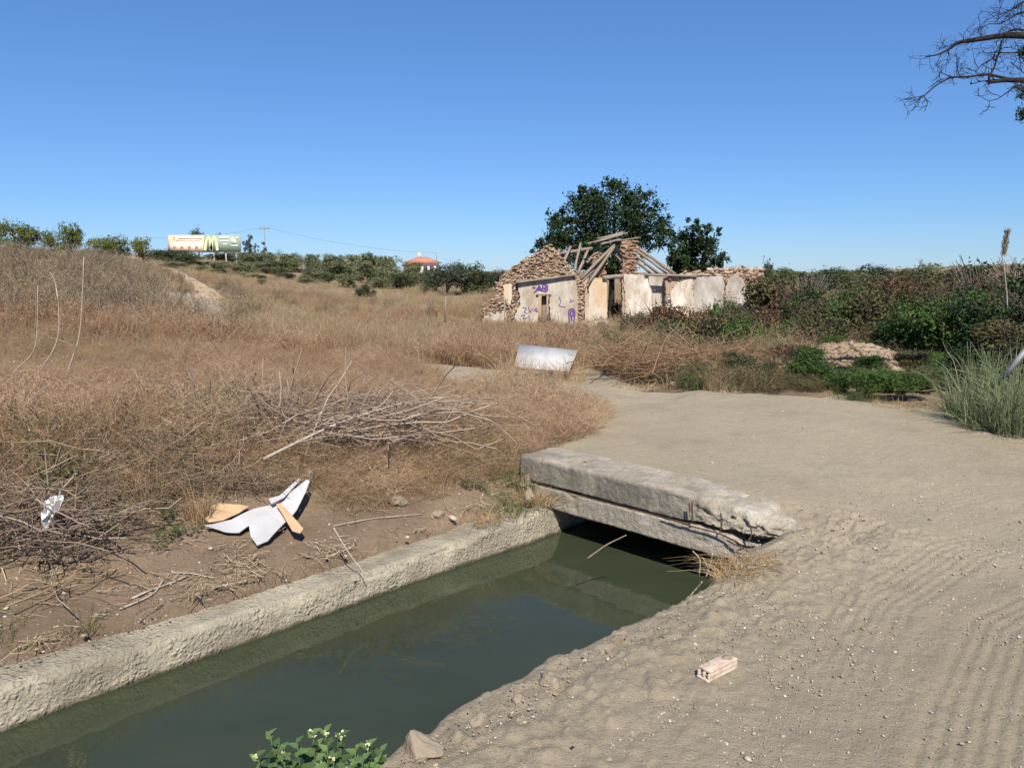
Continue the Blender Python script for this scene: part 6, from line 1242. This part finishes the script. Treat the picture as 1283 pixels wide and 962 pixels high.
# white rag caught in the twigs
rag = []; R1 = np.random.default_rng(951); c0 = at(66, 622, 4.72); nu, nv = 15, 19
line = [(70, 621), (66, 630), (62, 640), (59, 650), (60, 660)]; wd = [.03, .075, .07, .035, .028]
for j in range(nv):
    t = j / (nv - 1) * 4; i = min(int(t), 3); f = t - i; x = line[i][0] * (1 - f) + line[i + 1][0] * f; y = line[i][1] * (1 - f) + line[i + 1][1] * f; w = wd[i] * (1 - f) + wd[i + 1] * f; c = at(x, y, 4.3)
    for k in range(nu):
        u = k / (nu - 1) - .5; rag.append((c.x + u * w * 1.5, c.y + .022 * math.sin(u * 16 + j * .35) - .02 * math.cos(u * 4) + R1.normal(0, .002), c.z + .01 * math.sin(j + u * 7)))
V = np.array(rag); F = grid_faces(nv, nu); tag(link('white_rag', MB().add(V, F).add(V + [0, .004, 0], F[:, ::-1]).mesh('white_rag', M['fabric'], True)), 'crumpled white rag caught in the grey twigs', 'rag')
for i, (px, py, h) in enumerate([(640, 466, .62), (655, 468, .5), (672, 470, .45), (690, 470, .42), (708, 468, .5), (725, 462, .55), (632, 455, .65)]):
    p = at(px, py, 11.7); mb = MB(); blades(mb, np.random.default_rng(880 + i), 70, .16, h * .4, h, .4, .007, 5, droop=.3); o = link('grass_tuft', mb.mesh('grass_tuft', M['straw']), None, (p.x, 11.7 + .1 * (i % 3), gz(p.x, 11.7))); tag(o, 'dry straw tuft before the dumped white board, %s along its lower edge' % ORD[[1, 2, 3, 4, 5, 6, 0][i]], 'grass tuft', 'straw tufts before the dumped board')
# white board standing in the dry grass before the ruin
a, b, c, d = at(650, 431, 12.9), at(724, 439, 12.7), at(713, 464, 12.0), at(645, 459, 12.2); Vn = (b - a).cross(d - a).normalized() * .05
if Vn.y < 0: Vn = -Vn
V = np.array([tuple(v) for v in (a, b, c, d)] + [tuple(v + Vn) for v in (a, b, c, d)]); o = link('dumped_board', MB().add(V, np.array([(3, 2, 1, 0), (4, 5, 6, 7), (0, 1, 5, 4), (1, 2, 6, 5), (2, 3, 7, 6), (3, 0, 4, 7)])).mesh('dumped_board', M['board'])); tag(o, 'dumped white panel half hidden in the dry grass before the ruin', 'panel')
# leafy weed at the very front, on the near bank
lw = np.random.default_rng(961); c0 = at(402, 980, 1.95); zb = -.06; root = empty('leafy_weed', (c0.x, 1.95, zb)); tag(root, 'leafy green weed at the water edge in the front', 'weed')
def big_leaf(b, d, n_, L):
    d = unit(np.array(d)); n_ = unit(np.array(n_) - d * (np.array(n_) @ d)); s_ = np.cross(d, n_); prof = [(0, .02), (.10, .20), (.25, .34), (.42, .28), (.55, .22), (.72, .17), (.88, .08), (1, 0)]; V = []
    for t, w in prof:
        bend = -.28 * t * t; m = b + d * L * t + n_ * L * bend; V += [m - s_ * w * L + n_ * w * L * .35, m, m + s_ * w * L + n_ * w * L * .35]
    return np.array(V), grid_faces(len(prof), 3)
for i, (px, py) in enumerate([(322, 946), (338, 920), (352, 952), (372, 930), (392, 918), (410, 934), (428, 920), (446, 938), (462, 932), (478, 940), (400, 955), (365, 962), (440, 960), (335, 962), (418, 950), (382, 944), (352, 938), (455, 950), (408, 915), (470, 955)]):
    tip = at(px, py, 1.95 + lw.normal(0, .06)); base = Vector((c0.x + (tip.x - c0.x) * .35, 1.97 + lw.normal(0, .04), zb - .25)); V, F = tube1([base, (base + tip) / 2 + Vector((0, 0, .03)), tip], .004, .0022, 5, 8); mb = MB().add(V, F, .5)
    st = child('stem', mb.mesh('stem', M['weedleaf'], True), root); nl = 22
    for k in range(nl):
        t = 1 - .75 * (k / nl) ** 1.1; b = np.array(base.lerp(tip, t)) + [0, 0, .03 * 4 * t * (1 - t) * .5]; an = k * 2.4 + lw.uniform(0, 1.0); up_ = .9 - .6 * k / nl; L = .026 + .024 * min(1, k / 5) * lw.uniform(.8, 1.2)
        V, F = big_leaf(b, (math.cos(an), math.sin(an), up_ * .8), (lw.normal(0, .2), lw.normal(0, .2) - .3, 1), L); lf = child('leaf', MB().add(V, F, lw.uniform(0, 1)).mesh('leaf', M['weedleaf'], True), root); lf.parent = st; lf.matrix_parent_inverse = Matrix.Identity(4)
    if i % 2 == 0: V, F = leaves(np.array([tip]) + lw.normal(0, .006, (7, 3)), lw.normal(size=(7, 3)), .010, .008, lw); bud = child('flower_buds', MB().add(V, F).mesh('flower_buds', plain('pale_buds', (.55, .58, .30), .6)), root); bud.parent = st; bud.matrix_parent_inverse = Matrix.Identity(4)

# ================================================================== BARE TREE REACHING IN FROM THE RIGHT
TY = 8.2
def cp(x, y): return (1100 + x * .1664, y * .1664)
tb_ = at(1520, 400, TY); tg = gz(tb_.x, TY); tree = empty('overhanging_tree', (tb_.x, TY, tg)); tag(tree, 'leafless dark branches of a tree reaching in at the upper right corner', 'tree')
trunk_top = at(1500, -60, TY); V, F = tube1([(tb_.x, TY, tg - .1), (tb_.x - .15, TY + .1, tg + 1.6), at(1510, 150, TY), trunk_top], .17, .07, 10, 14); child('trunk', MB().add(V, F).mesh('trunk', M['darkbark'], True), tree)
br = np.random.default_rng(971)
def twigs(mb, P, r, n, L, k):
    for _ in range(n):
        t = br.uniform(.1, 1) * (len(P) - 1); i = min(int(t), len(P) - 2); b = P[i] * (1 - t + i) + P[i + 1] * (t - i); d0 = unit(P[i + 1] - P[i]); d = unit(d0 * .5 + br.normal(0, .65, 3) + np.array([0, 0, .12])); pts = [b]; dd = d
        for _q in range(4): dd = unit(dd + br.normal(0, .32, 3)); pts.append(pts[-1] + dd * L * br.uniform(.5, 1.3) / 4)
        V, F = tube1(pts, r, r * .45, 4, 9); mb.add(V, F)
        if k: twigs(mb, np.array(pts), r * .75, 3, L * .55, k - 1)
def branch(pts, r0, r1, n, root_pt=None, L=.26, dpt=None):
    P = [at(*cp(x, y), TY + (0 if dpt is None else dpt * (1 - i / len(pts)))) for i, (x, y) in enumerate(pts)]
    if root_pt is not None: P = [root_pt] + P
    P = np.array([tuple(p) for p in P]); V, F = tube1(P, r0, r1, 6, len(P) * 5); mb = MB().add(V, F); t = np.linspace(0, len(P) - 1, len(P) * 3); Q_ = np.stack([np.interp(t, range(len(P)), P[:, j]) for j in range(3)], 1); m0 = len(Q_) // 3 if root_pt is not None else 0
    twigs(mb, Q_[m0:], max(r1 * .6, .0035), n, L, 2); child('branch', mb.mesh('branch', M['darkbark'], True), tree)
rt = lambda f: Vector((tb_.x - .1, TY + .05, tg)).lerp(trunk_top, f)
branch([(1500, 300), (1100, 268), (940, 268), (720, 303), (600, 320), (540, 370), (450, 415), (355, 430)], .045, .004, 10, rt(.80)); branch([(1100, 230), (1030, 220), (940, 258), (860, 275)], .012, .006, 4)
branch([(1500, 640), (1100, 605), (960, 605), (840, 622)], .042, .016, 3, rt(.72)); branch([(840, 618), (838, 580), (880, 500), (892, 455), (860, 440), (780, 490), (730, 550)], .012, .004, 7); branch([(890, 455), (915, 390), (930, 300)], .010, .006, 4)
branch([(1100, 620), (980, 595), (840, 562), (760, 566), (690, 580), (550, 582), (440, 640), (345, 725), (290, 755), (265, 750)], .016, .004, 8); branch([(345, 725), (375, 780), (350, 840)], .005, .003, 2, L=.12); branch([(550, 582), (470, 545), (420, 545)], .005, .003, 3, L=.15)
branch([(1080, 640), (1030, 655), (900, 750), (830, 760)], .008, .003, 5, L=.18); branch([(1300, -60), (1100, 10), (1000, 75), (880, 165)], .016, .004, 6, rt(.92)); branch([(1250, 80), (1100, 90), (1040, 110), (930, 182), (830, 182)], .014, .004, 6, rt(.88)); branch([(1300, 400), (1100, 398), (920, 400)], .012, .006, 4, rt(.76)); branch([(1000, 470), (1060, 520), (1110, 560)], .005, .004, 3)
for (x, y) in ((1095, 860), (1110, 400), (1105, 690), (1150, 830)):
    c = np.array(at(*cp(x, y), TY)); C = c + br.normal(0, .035, (160, 3)); V, F = leaves(C, br.normal(size=(160, 3)), .06, .012, br); child('needle_tuft', MB().add(V, F, br.uniform(0, .4)).mesh('needle_tuft', M['darkleaf']), tree)
